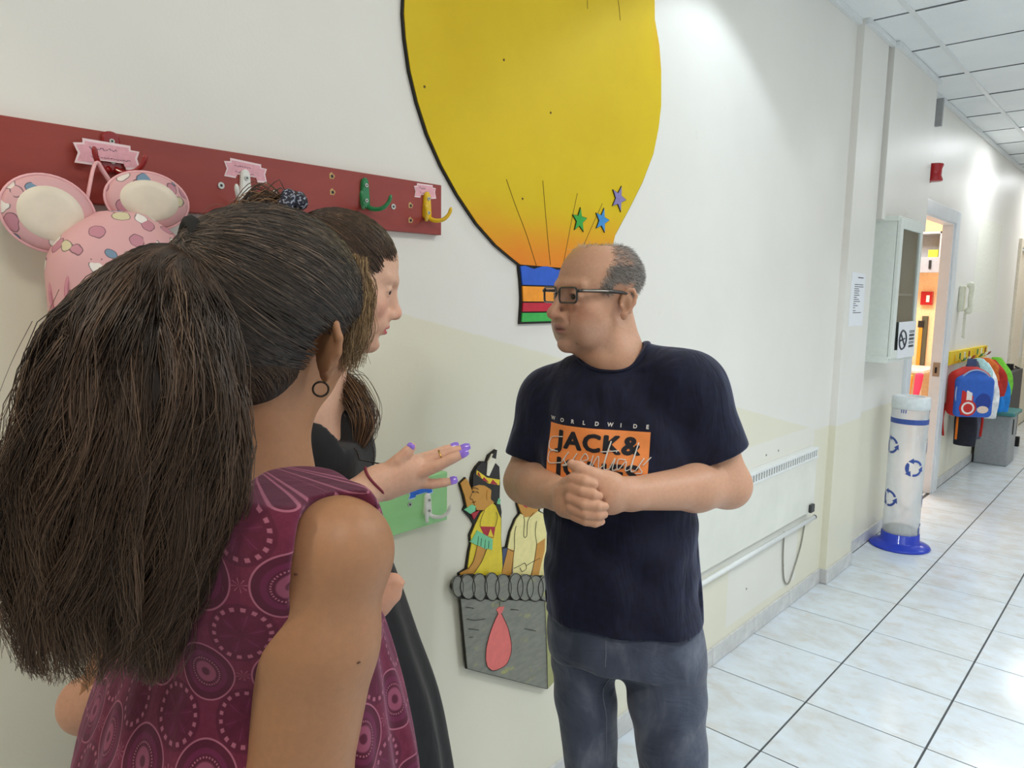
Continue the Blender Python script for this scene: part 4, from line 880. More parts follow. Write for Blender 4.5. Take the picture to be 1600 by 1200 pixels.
# ------------------------------------------------------------------ seen through the doorway, against the end wall of the room
M_gry = mat('grey_cupboard', (176, 178, 184), .4)
uc = empty('wall_cupboard', (8.4000, 1.8776, 1.7619)); tag(uc, 'grey open wall cupboard in the orange room', 'cupboard')
y0, y1 = (8.3000, 1.7824, 1.9156)[1], 2.35; zt, zm, zb = (8.3000, 1.8864, 2.1583)[2], (8.3000, 1.8667, 1.9048)[2], (8.3000, 1.8548, 1.7521)[2]
for q in ((8.3, 8.6, y0, y0+.02, zm, zt), (8.3, 8.6, y1-.02, y1, zm, zt), (8.3, 8.6, y0, y1, zt-.02, zt), (8.3, 8.6, y0, y1, zm-.02, zm), (8.57, 8.6, y0, y1, zm, zt)): box('cupboard_panel', *q, M_gry, uc)
box('cupboard_flap', 8.28, 8.30, y0, y1, zb, zm, mat('grey_flap', (158, 160, 168), .4), uc, .003); p = (8.2700, 1.8664, 1.8401); box('flap_handle', 8.265, 8.28, p[1]-.01, p[1]+.01, zb+.04, zm-.03, M_black, uc)
p = (8.4500, 1.8801, 1.9508); yb = box('yellow_box', 8.40, 8.52, p[1]-.05, p[1]+.04, zm+.001, zm+.08, mat('yellow_card', (220, 210, 60), .6), None, .004); tag(yb, 'small yellow box on the grey cupboard shelf', 'box')
p = (8.5600, 1.9340, 1.4966); cp = empty('call_point', p); tag(cp, 'red fire call point on the orange wall', 'alarm')
box('housing', 8.545, 8.6, p[1]-.055, p[1]+.055, p[2]-.07, p[2]+.07, M_alr, cp, .006); box('press_plate', 8.538, 8.546, p[1]-.03, p[1]+.0, p[2]-.04, p[2]+.03, M_bw, cp, .002)
p0, p1 = (8.5600, 1.9077, 1.3110), (8.5600, 1.9624, 0.7689); pb = empty('pin_board', p1); tag(pb, 'dark olive board with an orange stripe on the orange wall', 'board')
box('board', 8.56, 8.6, p0[1], p1[1], p1[2], p0[2], mat('olive_board', (84, 80, 62), .7), pb, .004); box('stripe', 8.55, 8.562, p0[1]+.04, p0[1]+.075, p1[2], p0[2]-.1, mat('stripe_orange', (206, 142, 40), .6), pb); box('clip', 8.548, 8.562, p0[1]+.03, p0[1]+.085, p0[2]-.12, p0[2]-.05, M_black, pb)
zt = (8.0000, 1.7982, 0.7927)[2]; ya = (8.0000, 1.7590, 0.7959)[1]
tbl = empty('white_table', (8.2, 1.9, 0)); tag(tbl, 'white table with slim legs inside the orange room', 'table')
box('table_top', 7.9, 8.55, ya, ya+.75, zt-.03, zt, M_white, tbl, .004)
for a, b in ((7.92, ya+.02), (8.49, ya+.02), (7.92, ya+.69), (8.49, ya+.69)): box('leg', a, a+.04, b, b+.04, 0, zt-.03, M_white, tbl)
for k, (lab, c, dy, z0, z1) in enumerate((('pink cloth hanging in front of the table in the orange room', (236, 70, 110), .03, zt-.30, zt-.02), ('orange cloth hanging in front of the table in the orange room', (250, 176, 60), .12, zt-.40, zt-.04), ('cream cloth hanging low in front of the table in the orange room', (238, 222, 180), .21, .12, zt-.10))):
    yc = ya+dy; F_ = soft((7.82, yc-.06, z0-.02), (7.9, yc+.06, z1+.03), .010); F_.loft([(7.85, yc+.01, z0, .02, .022, 0), (7.855, yc, (z0+z1)/2, .022, .034, 0), (7.86, yc-.01, z1, .028, .038, 0)], 2.2); tag(F_.build('drape', mat('drape_%d' % k, c, .8, bump=.2, bscale=50)), lab, 'cloth', 'cloths on the table in the orange room')
# ------------------------------------------------------------------ pink mouse-ear backpack on the red rail
def print_material():
    m = bpy.data.materials.new('pink_printed_fabric'); t = NT(m); co = t.node('ShaderNodeNewGeometry').outputs['Position']
    wob = t.node('ShaderNodeVectorMath', operation='ADD'); t.link(co, wob.inputs[0]); nn = t.node('ShaderNodeTexNoise'); nn.inputs['Scale'].default_value = 30; t.link(co, nn.inputs['Vector']); sc_ = t.node('ShaderNodeVectorMath', operation='SCALE'); t.link(nn.outputs[1], sc_.inputs[0]); sc_.inputs[3].default_value = .02; t.link(sc_.outputs[0], wob.inputs[1])
    v = t.node('ShaderNodeTexVoronoi', feature='F1'); v.inputs['Scale'].default_value = 42; t.link(wob.outputs[0], v.inputs['Vector'])
    e = t.node('ShaderNodeTexVoronoi', feature='DISTANCE_TO_EDGE'); e.inputs['Scale'].default_value = 42; t.link(wob.outputs[0], e.inputs['Vector'])
    r, g, b = t.sep(v.outputs['Color'])
    pick = t.node('ShaderNodeValToRGB'); pick.color_ramp.interpolation = 'CONSTANT'; el = pick.color_ramp.elements
    cols = [(0.0, (214, 164, 166)), (.28, (190, 130, 144)), (.48, (226, 216, 208)), (.66, (112, 140, 164)), (.74, (214, 164, 166)), (.84, (206, 196, 160)), (.92, (232, 226, 220))]
    while len(el) < len(cols): el.new(.5)
    for k, (p, c) in enumerate(cols): el[k].position = p; el[k].color = lin(c)
    t.link(r, pick.inputs[0])
    shape = t.step(v.outputs['Distance'], .44, .47); line = t.math('MULTIPLY', t.step(v.outputs['Distance'], .40, .43), t.math('SUBTRACT', 1.0, t.step(v.outputs['Distance'], .45, .48)))
    isp = t.math('MULTIPLY', t.step(r, .27, .29), 1.0)
    c = t.mix(shape, pick.outputs[0], lin((214, 164, 166)))
    t.base(t.mix(t.math('MULTIPLY', t.math('MULTIPLY', line, isp), .8), c, lin((70, 52, 60)))); t.b.inputs['Roughness'].default_value = .55; t.bump(t.noise(co, 400, 2), .08, .001); return m
M_print = print_material(); M_pink = mat('pink_piping', (232, 178, 182), .5); M_earw = mat('ear_white_leather', (226, 214, 196), .4, grain=.04, gscale=20)
pk = empty('backpack', (0.4111, 1.1900, 1.2893)); tag(pk, 'pink patterned backpack with round mouse ears on the red rail', 'backpack')
c_ = (0.4280, 1.1650, 1.4707); BX, BZ = c_[0], c_[2]
F_ = soft((BX-.15, 1.05, BZ-.24), (BX+.15, 1.25, BZ+.14), .005)
F_.loft([(BX, 1.185, BZ-.20, .092, .050, 0), (BX, 1.180, BZ-.12, .102, .058, 0), (BX, 1.180, BZ+.0, .100, .058, 0), (BX, 1.185, BZ+.07, .082, .050, 0), (BX, 1.19, BZ+.108, .03, .03, 0)], 2.6); F_.ell((BX, 1.18, BZ+.02), (.100, .060, .098), k=.02)
F_.build('bag_body', M_print, pk)
F_ = soft((BX-.12, 1.02, BZ-.22), (BX+.12, 1.2, BZ+.08), .005); F_.ell((BX+.005, 1.125, BZ-.03), (.080, .042, .080), k=.02); rbox(F_, (BX+.005, 1.13, BZ-.11), .082, .038, .075, .034, .02); F_.build('front_pocket', M_print, pk)
for yy, rr in ((1.140, .092), (1.168, .103)):
    V_, F2 = tube_data(curve([(BX+rr*1.02*math.cos(a), yy+.012*math.sin(a), BZ-.01+rr*.93*math.sin(a)) for a in np.linspace(-.2, math.pi+.2, 24)], 40), .0026, 6); mesh('zip', V_, F2, mat('pink_zip', (196, 130, 142), .5), pk, True)
def ear(cpx, a, b, rot, tilt, lab):
    """round padded ear: a disc with a pale inset"""
    e = empty('ear', cpx); set_parent(e, pk); e['label'] = lab
    def disc(nm, ra, rb, th, m, off):
        n = 36; prof = [(0, 1), (.6, 1), (.9, .8), (1.0, 0), (.9, -.8), (.6, -1), (0, -1)]; V, F = [], []
        for s, q in prof:
            for k in range(n):
                t = 2*math.pi*k/n; u = ra*max(s, .002)*math.cos(t); w = rb*max(s, .002)*math.sin(t)
                x = u*math.cos(rot)-w*math.sin(rot); z = u*math.sin(rot)+w*math.cos(rot)
                V.append((cpx[0]+x*math.cos(tilt), cpx[1]-off-q*th+x*math.sin(tilt), cpx[2]+z))
        for i in range(len(prof)-1):
            for k in range(n): F.append((i*n+k, i*n+(k+1) % n, (i+1)*n+(k+1) % n, (i+1)*n+k))
        mesh(nm, V, F, m, e, True)
    disc('ear_pad', a, b, .009, M_print, 0); disc('ear_inset', a*.76, b*.76, .008, M_earw, .0035)
    V_, F2 = tube_data([(cpx[0]+(a*math.cos(t)*math.cos(rot)-b*math.sin(t)*math.sin(rot))*math.cos(tilt), cpx[1]+(a*math.cos(t)*math.cos(rot)-b*math.sin(t)*math.sin(rot))*math.sin(tilt), cpx[2]+a*math.cos(t)*math.sin(rot)+b*math.sin(t)*math.cos(rot)) for t in np.linspace(0, 2*math.pi, 40, endpoint=False)], .0022, 6, True); mesh('ear_piping', V_, F2, M_pink, e, True)
ear((0.3337, 1.1900, 1.5778), .060, .053, -.25, .0, 'round ear on the far side from the hook'); ear((0.4668, 1.1850, 1.6087), .060, .043, -.05, -.08, 'round ear bent back under the hook')
tube('hang_loop', curve([(0.3842, 1.2000, 1.5912), (0.3894, 1.1950, 1.6235), (0.3962, 1.1960, 1.6500), (0.4024, 1.1980, 1.6584), (0.4095, 1.2000, 1.6485), (0.4194, 1.2000, 1.6330), (0.4328, 1.2000, 1.6139)], 26), .0042, M_pink, pk, 8, flat=.6)

# ------------------------------------------------------------------ people: shared parts
class Fr:
    """local frame: x = the person's right, y = forward, z = up"""
    def __init__(s, org, fwd, up=(0, 0, 1), sc=1.0):
        s.o = np.array(org, float); f = np.array(fwd, float); f /= np.linalg.norm(f); u = np.array(up, float); r = np.cross(f, u); r /= np.linalg.norm(r); u = np.cross(r, f)
        s.M = np.array([r, f, u]); s.s = sc
    def __call__(s, x, y, z): return s.o + s.s*(x*s.M[0]+y*s.M[1]+z*s.M[2])
    def loc(s, V): return (np.asarray(V)-s.o).dot(s.M.T)/s.s
NPV = lambda v: np.array([v[0], v[1], v[2]], float)
cr, cf, up = NPV(CR), NPV(CF), np.array([0, 0, 1.0])
def lf(R, k=1.0):
    return lambda *c: None
def head_sdf(F, H, o):
    """face and skull blended into F in the frame H; o: options"""
    s = H.s
    def E(c, r, k=.02, op='u', M=None): F.ell(H(*c), np.array(r)*s, H.M if M is None else M, k*s, op)
    def Cc(a, b, ra, rb, k=.01, op='u'): F.cone(H(*a), H(*b), ra*s, rb*s, k*s, op)
    E((0, -.006, .036), (.077, .099*o.get('skull', 1.0), .080)); E((0, .036, -.028), (.064, .057, .078), .03)
    jw = o.get('jaw', 1.0); cz = o.get('chinz', 0)
    E((0, .036, -.074+cz*.6), (.053*jw, .050, .044), .03); F.ball(H(0, .076+o.get('chin', 0), -.101+cz), .020*s, .022*s)
    for e in (-1, 1):
        E((e*.046, .060, -.030), (.021, .022, .020), .02)
        if o.get('jowl'): E((e*.040, .050, -.088), (.020, .028, .022), .02); E((e*.034, .070, -.058), (.020, .020, .024), .02)
        Cc((e*.010, .087, .019), (e*.043, .073, .021), .0115, .0095, .012)
        E((e*.031, .100, -.001), (.019, .019, .0125), .012, 's')
        E((e*.0318, .0785, -.002), (.0170, .0140, .0118), .005)                    # lids
        E((e*.0318, .0805, -.0025), (.0145, .0165, .0045*o.get('eye', 1.0)), .0015, 's')
        if o.get('bags'): E((e*.032, .086, -.019), (.014, .006, .006), .006)
    nz = o.get('nose', 1.0)
    Cc((0, .089, .010), (0, .089+.023*nz, -.034), .0075, .0095, .012); F.ball(H(0, .089+.0245*nz, -.0375), .0118*s, .010*s)
    for e in (-1, 1):
        E((e*.0135, .098, -.0425), (.0085, .011, .0085), .008); E((e*.0075, .105, -.0505), (.0042, .0055, .004), .003, 's')
    E((0, .086, -.062), (.030, .013, .016), .015)                                      # muzzle
    E((0, .0965, -.0650), (.0225, .0085, .0060*o.get('lip', 1.0)), .006); E((0, .0950, -.0765), (.0200, .0085, .0065*o.get('lip', 1.0)), .006)
    E((0, .1050, -.0706), (.0240, .0105, .0017), .003, 's')
    E((0, .098, -.0895), (.018, .007, .005), .012, 's')
    if o.get('folds'):
        for e in (-1, 1):
            Cc((e*.0215, .0985, -.040), (e*.0345, .0840, -.074), .0026, .0020, .006, 's'); Cc((e*.030, .0830, -.080), (e*.034, .074, -.100), .0022, .0014, .006, 's')
            for q in ((.046, -.006), (.047, -.012)): Cc((e*q[0], .071, q[1]), (e*(q[0]+.012), .058, q[1]*1.4), .0012, .0008, .003, 's')
        for z in (.042, .054, .066): Cc((-.030, .0885-.10*(z-.04), z), (.030, .0885-.10*(z-.04), z+.001), .0014, .0014, .006, 's')
        Cc((-.006, .100, .012), (-.007, .096, .030), .0014, .001, .004, 's'); Cc((.006, .100, .012), (.007, .096, .030), .0014, .001, .004, 's')
    for e in ([-1, 1] if 'ears' not in o else o['ears']):
        # ear: bowl, rim, inner fold, lobe
        a = math.radians(o.get('earout', 28)); ctr = H(e*.0745, -.010, o.get('earz', -.012)); bk = -H.M[1]*math.cos(a)+e*H.M[0]*math.sin(a); ou = np.cross(bk, H.M[2]); ou = ou if ou.dot(H.M[0])*e > 0 else -ou
        upv = H.M[2]*.985-H.M[1]*.17; es = s*o.get('earsize', 1.0)
        q = lambda b, u, w=0.0: ctr+es*(b*bk+u*upv+w*ou)
        F.ell(q(.008, .002, .001), np.array((.0145, .026, .0040))*es, np.array([bk, upv, ou]), .004*s)
        P = [(-.006, .004, .0), (-.004, .020, .003), (.005, .031, .005), (.016, .030, .006), (.0235, .018, .006), (.0225, .002, .006), (.016, -.012, .005), (.008, -.022, .004)]
        F.chain([q(*p) for p in P], [r*es for r in (.0032, .0036, .0040, .0042, .0042, .0040, .0038, .0046)], .003*s)
        F.ell(q(.005, -.025, .003), np.array((.0080, .0100, .0042))*es, np.array([bk, upv, ou]), .005*s)
        F.chain([q(.004, .020, .004), q(.013, .010, .0045), q(.014, -.004, .0045), q(.008, -.014, .004)], [.0026*es, .003*es, .003*es, .0024*es], .003*s)
        F.ell(q(.003, -.002, .007), np.array((.0075, .0105, .0060))*es, np.array([bk, upv, ou]), .003*s, 's')
        F.ball(q(-.004, -.004, .004), .0042*es, .004*s)
def face_colors(V, H, skin, lip, o):
    L = H.loc(V); c = np.tile(np.array(lin(skin)[:3]), (len(V), 1))
    def blend(w, rgb):
        nonlocal c
        w = np.clip(w, 0, 1)[:, None]; c = c*(1-w)+np.array(lin(rgb)[:3])*w
    g = lambda p, r: np.exp(-(((L-np.array(p))/np.array(r))**2).sum(1))
    ax = L.copy(); ax[:, 0] = np.abs(ax[:, 0])
    gs = lambda p, r: np.exp(-(((ax-np.array(p))/np.array(r))**2).sum(1))
    blend(.45*gs((.044, .07, -.035), (.025, .03, .022)), o.get('cheek', (206, 132, 110)))
    blend(.40*g((0, .112, -.04), (.016, .02, .014)), o.get('cheek', (206, 132, 110)))
    m = (np.abs(L[:, 2]+.0708) < .0125) & (np.abs(L[:, 0]) < .0235) & (L[:, 1] > .084)
    w = np.where(m, np.clip(1.25-((L[:, 0]/.0235)**2+((L[:, 2]+.0708)/.0115)**2), 0, 1)*1.6, 0); blend(w*o.get('lipw', .8), lip)
    if o.get('stubble'):
        r = np.random.default_rng(3).random(len(V))
        w = np.clip((-.046-L[:, 2])/.02, 0, 1)*np.clip((L[:, 1]-.0)/.03, 0, 1)*np.clip((L[:, 2]+.125)/.02, 0, 1); blend(w*.28*(.6+.6*r), (128, 116, 110))
    return c, blend, L, ax, gs
def eyes(H, o, parent, iris, look=(0, 0)):
    for e in (-1, 1):
        c = H(e*.0308, .0775, -.0025); r = .0118*H.s; V, Fc, C = [], [], []
        d = H.M[1]*1.0+H.M[0]*look[0]+H.M[2]*look[1]; d /= np.linalg.norm(d); u = np.cross(d, H.M[2]); u /= np.linalg.norm(u); w = np.cross(u, d)
        n, m_ = 20, 14
        for i in range(m_+1):
            t = math.pi*i/m_
            for k in range(n):
                a = 2*math.pi*k/n; V.append(c+r*(math.cos(t)*d+math.sin(t)*(math.cos(a)*u+math.sin(a)*w))); C.append(lin((12, 10, 10))[:3] if t < .2 else lin(iris)[:3] if t < .50 else lin((222, 214, 206))[:3])
        for i in range(m_):
            for k in range(n): Fc.append((i*n+k, (i+1)*n+k, (i+1)*n+(k+1) % n, i*n+(k+1) % n))
        fast_mesh('eye', np.array(V), np.array(Fc), M_eye, parent, {'Col': np.array(C)})
M_eye = attr_mat('eyeball', .08, grain=0); M_skin = attr_mat('skin', .48, .25, .10, 500, .4, .05, 160)
M_nail = mat('pale_nail', (222, 176, 160), .25, grain=.02)
def strands(name, roots, dirs, length, r0, m, parent, cols=None, segs=3, curl=.0, grav=0.0, sides=3, seed=1):
    """short hairs: tapered slivers growing from roots along dirs"""
    g = np.random.default_rng(seed); n = len(roots); P = np.asarray(roots, float); D = np.asarray(dirs, float); L = np.broadcast_to(np.asarray(length, float), (n,))
    pts = [P]
    for i in range(segs):
        D = D + g.normal(0, 1, (n, 3))*curl + np.array([0, 0, -1.0])*grav; D /= np.linalg.norm(D, axis=1)[:, None]; P = P+D*(L/segs)[:, None]; pts.append(P)
    return hair_mesh(name, np.stack(pts, 1), r0, m, parent, cols, sides)
def hair_mesh(name, S, r0, m, parent, cols=None, sides=3, taper=.35):
    """S: strands as an (n, k, 3) array of points; each becomes a thin tapered tube"""
    n, k, _ = S.shape; T = np.gradient(S, axis=1); T /= np.linalg.norm(T, axis=2)[:, :, None]+1e-9
    ref = np.array([.31, .52, .79]); N = np.cross(T, ref); N /= np.linalg.norm(N, axis=2)[:, :, None]+1e-9; B = np.cross(T, N)
    r = np.broadcast_to(np.asarray(r0, float).reshape(-1, 1), (n, 1))*np.linspace(1, taper, k)[None, :]
    a = np.arange(sides)*2*math.pi/sides
    V = S[:, :, None, :]+r[:, :, None, None]*(np.cos(a)[None, None, :, None]*N[:, :, None, :]+np.sin(a)[None, None, :, None]*B[:, :, None, :])
    base = (np.arange(n)*k*sides)[:, None, None]; i = np.arange(k-1)[None, :, None]; s = np.arange(sides)[None, None, :]; s2 = (s+1) % sides
    F = np.stack([base+i*sides+s, base+i*sides+s2, base+(i+1)*sides+s2, base+(i+1)*sides+s], -1).reshape(-1, 4)
    at = None
    if cols is not None:
        cc = np.asarray(cols); cc = np.repeat(cc[:, None, :], k, 1) if cc.ndim == 2 else cc
        at = {'Col': np.repeat(cc[:, :, None, :], sides, 2).reshape(-1, cc.shape[-1])}
    return fast_mesh(name, V.reshape(-1, 3), F, m, parent, at)
M_hair = attr_mat('hair_strands', .38, grain=0, spec=.45)
def hand_sdf(F, wrist, fingers, thumb, palm, k=.006):
    """palm: list of (a, b, ra, rb) cones; fingers/thumb: joint chains with radii"""
    for a, b, ra, rb in palm: F.cone(a, b, ra, rb, .012)
    for P, R in list(fingers)+[thumb]: F.chain(P, R, k)
def nail(P0, P1, nrm, w, parent, m):
    """small curved plate at a fingertip; P0 -> P1 runs toward the tip"""
    P0, P1, nrm = np.array(P0), np.array(P1), np.array(nrm, float); nrm /= np.linalg.norm(nrm); d = P1-P0; s = np.cross(d/np.linalg.norm(d), nrm); V = []; F = []
    for i, t in enumerate(np.linspace(0, 1, 6)):
        ww = w*(1-.35*max(0, t-.6)/.4)
        for j, u in enumerate(np.linspace(-1, 1, 5)): V.append(P0+d*t+s*ww*u+nrm*(.0016*(1-u*u)-.0006+.0006*math.sin(t*3)))
    for i in range(5):
        for j in range(4): F.append((i*5+j, i*5+j+1, (i+1)*5+j+1, (i+1)*5+j))
    n = len(V); V2 = [v-nrm*.0012 for v in V]; F += [tuple(q+n for q in f[::-1]) for f in F]; return mesh('nail', V+V2, F, m, parent, True)

# ------------------------------------------------------------------ the man in the navy T-shirt
man = empty('person', (1.235, .87, 0)); tag(man, 'grey-haired person in glasses, navy printed T-shirt and jeans, hands clasped', 'person')
th = math.radians(60); mf = -cr*math.sin(th)-cf*math.cos(th)
MH = Fr((1.2205, 0.8742, 1.4761), mf+np.array([0, 0, -.02]), sc=.945)
lo = np.array((1.1748, 0.7934, 1.2543)); 
FS = Field(lo+np.array([-.36, -.34, -.30]), lo+np.array([.34, .36, .32]), .0023)
head_sdf(FS, MH, dict(jowl=True, bags=True, folds=True, nose=1.10, jaw=1.10, lip=.85, earsize=.98, eye=1.35, skull=.94, earz=-.018, chin=.004))
nb = np.array((1.2478, 0.8501, 1.3467)); FS.cone(MH(0, -.026, -.050), nb, .054, .062, .02); FS.cone(MH(0, .028, -.104), nb-cf*.028, .030, .044, .022); FS.cone(nb, nb-up*.06, .060, .056, .02)
FS.cone(MH(-.050, -.005, -.075), nb-cf*.055-cr*.005, .014, .013, .02); FS.cone(MH(.050, -.005, -.075), nb-cf*.055-cr*.03, .014, .013, .02)
# arms
sl, el, wl_ = np.array((1.2958, 0.6980, 1.2976)), np.array((1.3436, 0.6317, 1.1035)), np.array((1.0826, 0.6908, 1.1234))
sr, er, wr_ = np.array((1.2097, 0.9799, 1.2534)), np.array((1.1560, 0.9985, 1.0753)), np.array((1.0605, 0.8380, 1.0981))
ch = np.array((1.2455, 0.8332, 1.2419)); FS.cone(ch, sl, .08, .06, .03); FS.cone(ch, sr, .08, .06, .03)
FS.cone(sl, el, .055, .044, .02); FS.cone(el, el+(wl_-el)*.35, .043, .044, .02); FS.cone(el+(wl_-el)*.35, wl_, .044, .029, .02); FS.ball(el+cr*.004-up*.004, .036, .02)
FS.cone(sr, er, .055, .046, .02); FS.cone(er, er+(wr_-er)*.35, .043, .043, .02); FS.cone(er+(wr_-er)*.35, wr_, .043, .031, .02); FS.ball(er-cr*.004, .041, .02)
# the hand underneath (from the arm on the heater side): back of the hand, thumb pointing up and across
lk = np.array((1.0078, 0.7311, 1.1381))
FS.cone(wl_, np.array((1.0355, 0.7068, 1.1318)), .027, .030, .015); FS.cone(np.array((1.0404, 0.7039, 1.1453)), np.array((1.0082, 0.7333, 1.1526)), .024, .021, .012); FS.cone(np.array((1.0460, 0.7066, 1.1123)), np.array((1.0134, 0.7341, 1.1075)), .022, .018, .012)
FS.chain([(1.0303, 0.7069, 1.1581), (1.0095, 0.7223, 1.1658), (0.9947, 0.7408, 1.1776), (0.9879, 0.7525, 1.1835)], [.0135, .0120, .0105, .0085], .008)
# the hand on top: knuckles on the far side of the belly, four fingers laid across, thumb above
FS.cone(wr_, np.array((1.0111, 0.7681, 1.1149)), .028, .029, .015); FS.cone(np.array((1.0051, 0.7768, 1.1261)), np.array((0.9875, 0.7424, 1.1432)), .022, .016, .012); FS.cone(np.array((1.0030, 0.7744, 1.1011)), np.array((0.9880, 0.7427, 1.0995)), .022, .015, .012)
FIN = [([(0.9829, 0.7472, 1.1420), (0.9802, 0.7217, 1.1419), (0.9883, 0.7046, 1.1382), (0.9979, 0.6993, 1.1350)], (.0115, .0108, .0100, .0080)), ([(0.9777, 0.7441, 1.1266), (0.9767, 0.7143, 1.1217), (0.9902, 0.6959, 1.1194), (1.0015, 0.6893, 1.1184)], (.0115, .0110, .0102, .0082)),
       ([(0.9771, 0.7417, 1.1101), (0.9784, 0.7123, 1.1049), (0.9906, 0.6956, 1.1036), (1.0021, 0.6904, 1.1034)], (.0110, .0104, .0098, .0078)), ([(0.9820, 0.7394, 1.0946), (0.9822, 0.7146, 1.0911), (0.9914, 0.7010, 1.0887), (1.0022, 0.6953, 1.0898)], (.0100, .0094, .0088, .0070))]
THB = ([(0.9983, 0.7719, 1.1401), (0.9872, 0.7455, 1.1587), (0.9868, 0.7218, 1.1575), (0.9952, 0.7088, 1.1539)], (.0150, .0122, .0112, .0088))
for P, R in FIN+[THB]: FS.chain([np.array(p) for p in P], [r*.93 for r in R], .0014)
SKM = (206, 158, 130)
V, Fq = FS.nets(2)
C, blend, L, ax, gs = face_colors(V, MH, SKM, (176, 112, 102), dict(stubble=True, cheek=(196, 122, 100), lipw=.75))
hd_ = np.linalg.norm(L-np.array([0, -.005, .02]), axis=1) < .15
hairm = hd_*np.clip((.050-L[:, 1]-.55*np.maximum(L[:, 2]-.02, 0))/.02, 0, 1)*np.clip((L[:, 2]+.020+.9*np.minimum(L[:, 1]+.03, 0)+.0)/.015, 0, 1)*((ax[:, 0] > .03) | (L[:, 2] > .0) | (L[:, 1] < -.05))
ear_near = (ax[:, 0] > .070) & (np.abs(L[:, 1]+.014) < .034) & (L[:, 2] < .028) & (L[:, 2] > -.05)
hairm = np.where(ear_near, 0, hairm)*np.where((L[:, 1] > -.006) & (ax[:, 0] > .05), np.clip((L[:, 2]-.002)/.008, 0, 1), 1)
blend(hairm*.55, (120, 112, 108)); blend(.8*np.exp(-(((ax-np.array([.028, .095, .024]))/np.array([.020, .02, .0045]))**2).sum(1)), (120, 100, 88))
body = fast_mesh('body', V, Fq, M_skin, man, {'Col': C})
eyes(MH, {}, body, (64, 46, 36), (-.32, 0))
for (P, R) in FIN: nail(np.array(P[2])*.25+np.array(P[3])*.75-cf*R[3]*.72, np.array(P[3])+(np.array(P[3])-np.array(P[2]))*.25-cf*R[3]*.62, -cf+up*.2, .0052, body, M_nail)
# hair
bmN = body.data; Nn = np.zeros(len(V)*3); bmN.vertices.foreach_get('normal', Nn); Nn = Nn.reshape(-1, 3)
g = np.random.default_rng(5)
prob = hairm*np.where((L[:, 2] > .062) & (L[:, 1] > -.075), .30, 1.0)+hd_*.10*np.clip((L[:, 2]-.07)/.02, 0, 1)*np.clip((.055-L[:, 1])/.02, 0, 1)*np.where(L[:, 0] > -.02, 1.6, .5)
ids = np.repeat(np.where(prob > .05)[0], 3); ids = ids[g.random(len(ids)) < prob[ids]*.85]
root = V[ids]+g.normal(0, .0010, (len(ids), 3)); nd = Nn[ids]; dr_ = nd*.55+(-MH.M[1])*.45-up*.45+g.normal(0, .22, (len(ids), 3)); dr_ /= np.linalg.norm(dr_, axis=1)[:, None]
val = g.random(len(ids)); tone = np.where((val < .45)[:, None], np.array(lin((214, 210, 206))[:3]), np.where((val < .75)[:, None], np.array(lin((156, 150, 146))[:3]), np.array(lin((98, 90, 86))[:3])))
strands('hair', root, dr_, .0085+.004*g.random(len(ids)), .00033, M_hair, body, tone, 2, .12, .05)
# T-shirt
tw = math.radians(18); wv = cr*math.cos(tw)-cf*math.sin(tw); ang = math.atan2(wv[1], wv[0]); nv = -cf*math.cos(tw)-cr*math.sin(tw)
FT = Field(lo+np.array([-.38, -.36, -.56]), lo+np.array([.36, .40, .14]), .0036)
rows = []
for p, a, b in (((1.2497, 0.8443, 1.3271), .085, .070), ((1.2497, 0.8402, 1.3048), .122, .085), ((1.2480, 0.8341, 1.2616), .150, .100), ((1.2388, 0.8235, 1.1904), .158, .112), ((1.2271, 0.8098, 1.0871), .152, .118), ((1.2193, 0.7966, 0.9698), .156, .122), ((1.2126, 0.7847, 0.8656), .162, .122), ((1.2048, 0.7715, 0.7484), .160, .118)): rows.append((p[0], p[1], p[2], a, b, ang))
def cloth(X, Y, Z, u, v):
    zr = Z-rows[6][2]
    return (.0040*np.sin(u*58+5*np.sin(Z*9)+Z*14)*np.clip(1-zr*2.6, 0.15, 1) + .0020*np.sin(Z*52+u*16+3*np.sin(u*11)) + .0042*np.sin(Z*44-np.abs(u)*62+2*np.sin(Z*13))*np.clip((np.abs(u)-.06)/.08, 0, 1)*np.clip(zr*5, 0, 1))*(np.abs(v) > .01)
FT.cone(sl-cr*.03+up*.000, sl+cr*.010-up*.012, .058, .062, .04); FT.cone(sl+cr*.004, el+(sl-el)*.10, .064, .068, .03)
FT.cone(sr+cr*.03, sr-cr*.010-up*.012, .056, .060, .04); FT.cone(sr-cr*.002, er+(sr-er)*.10, .062, .064, .03)
# sleeve ends, hem and collar
for s_, e_, t_, r_ in ((sl, el, .30, .054), (sr, er, .24, .052)):
    d_ = (e_-s_)/np.linalg.norm(e_-s_); cut = e_+(s_-e_)*t_; 
    FT.plane(cut, d_, cut-.11, cut+.11, .004); FT.cone(cut-d_*.05, cut+d_*.02, r_*.93, r_, .004, 's')
FT.loft(rows, 2.35, .03, fn=cloth); FT.cone(np.array((1.2726, 0.8246, 1.3565)), sl-cr*.02+up*.008, .034, .054, .05); FT.cone(np.array((1.2212, 0.8922, 1.3345)), sr+cr*.02+up*.008, .030, .052, .05)
hem = (1.2096, 0.7812, 0.8291)[2]
FT.plane((0, 0, hem), (0, 0, -1), lo+np.array([-.4, -.4, -.6]), lo+np.array([.4, .4, -.3]), .003)
inner = [(r[0], r[1], r[2]-.05, r[3]-.012, r[4]-.012, r[5]) for r in rows[5:]]+[(rows[7][0], rows[7][1], rows[7][2]-.12, rows[7][3]-.012, rows[7][4]-.012, ang)]
FT.loft(inner, 2.35, .002, 's')
nk = nb-cf*.012
na = up+nv*.42; na /= np.linalg.norm(na); nc = nb-up*.004
FT.cone(nc-na*.012, nc+na*.14, .066, .066, .004, 's')
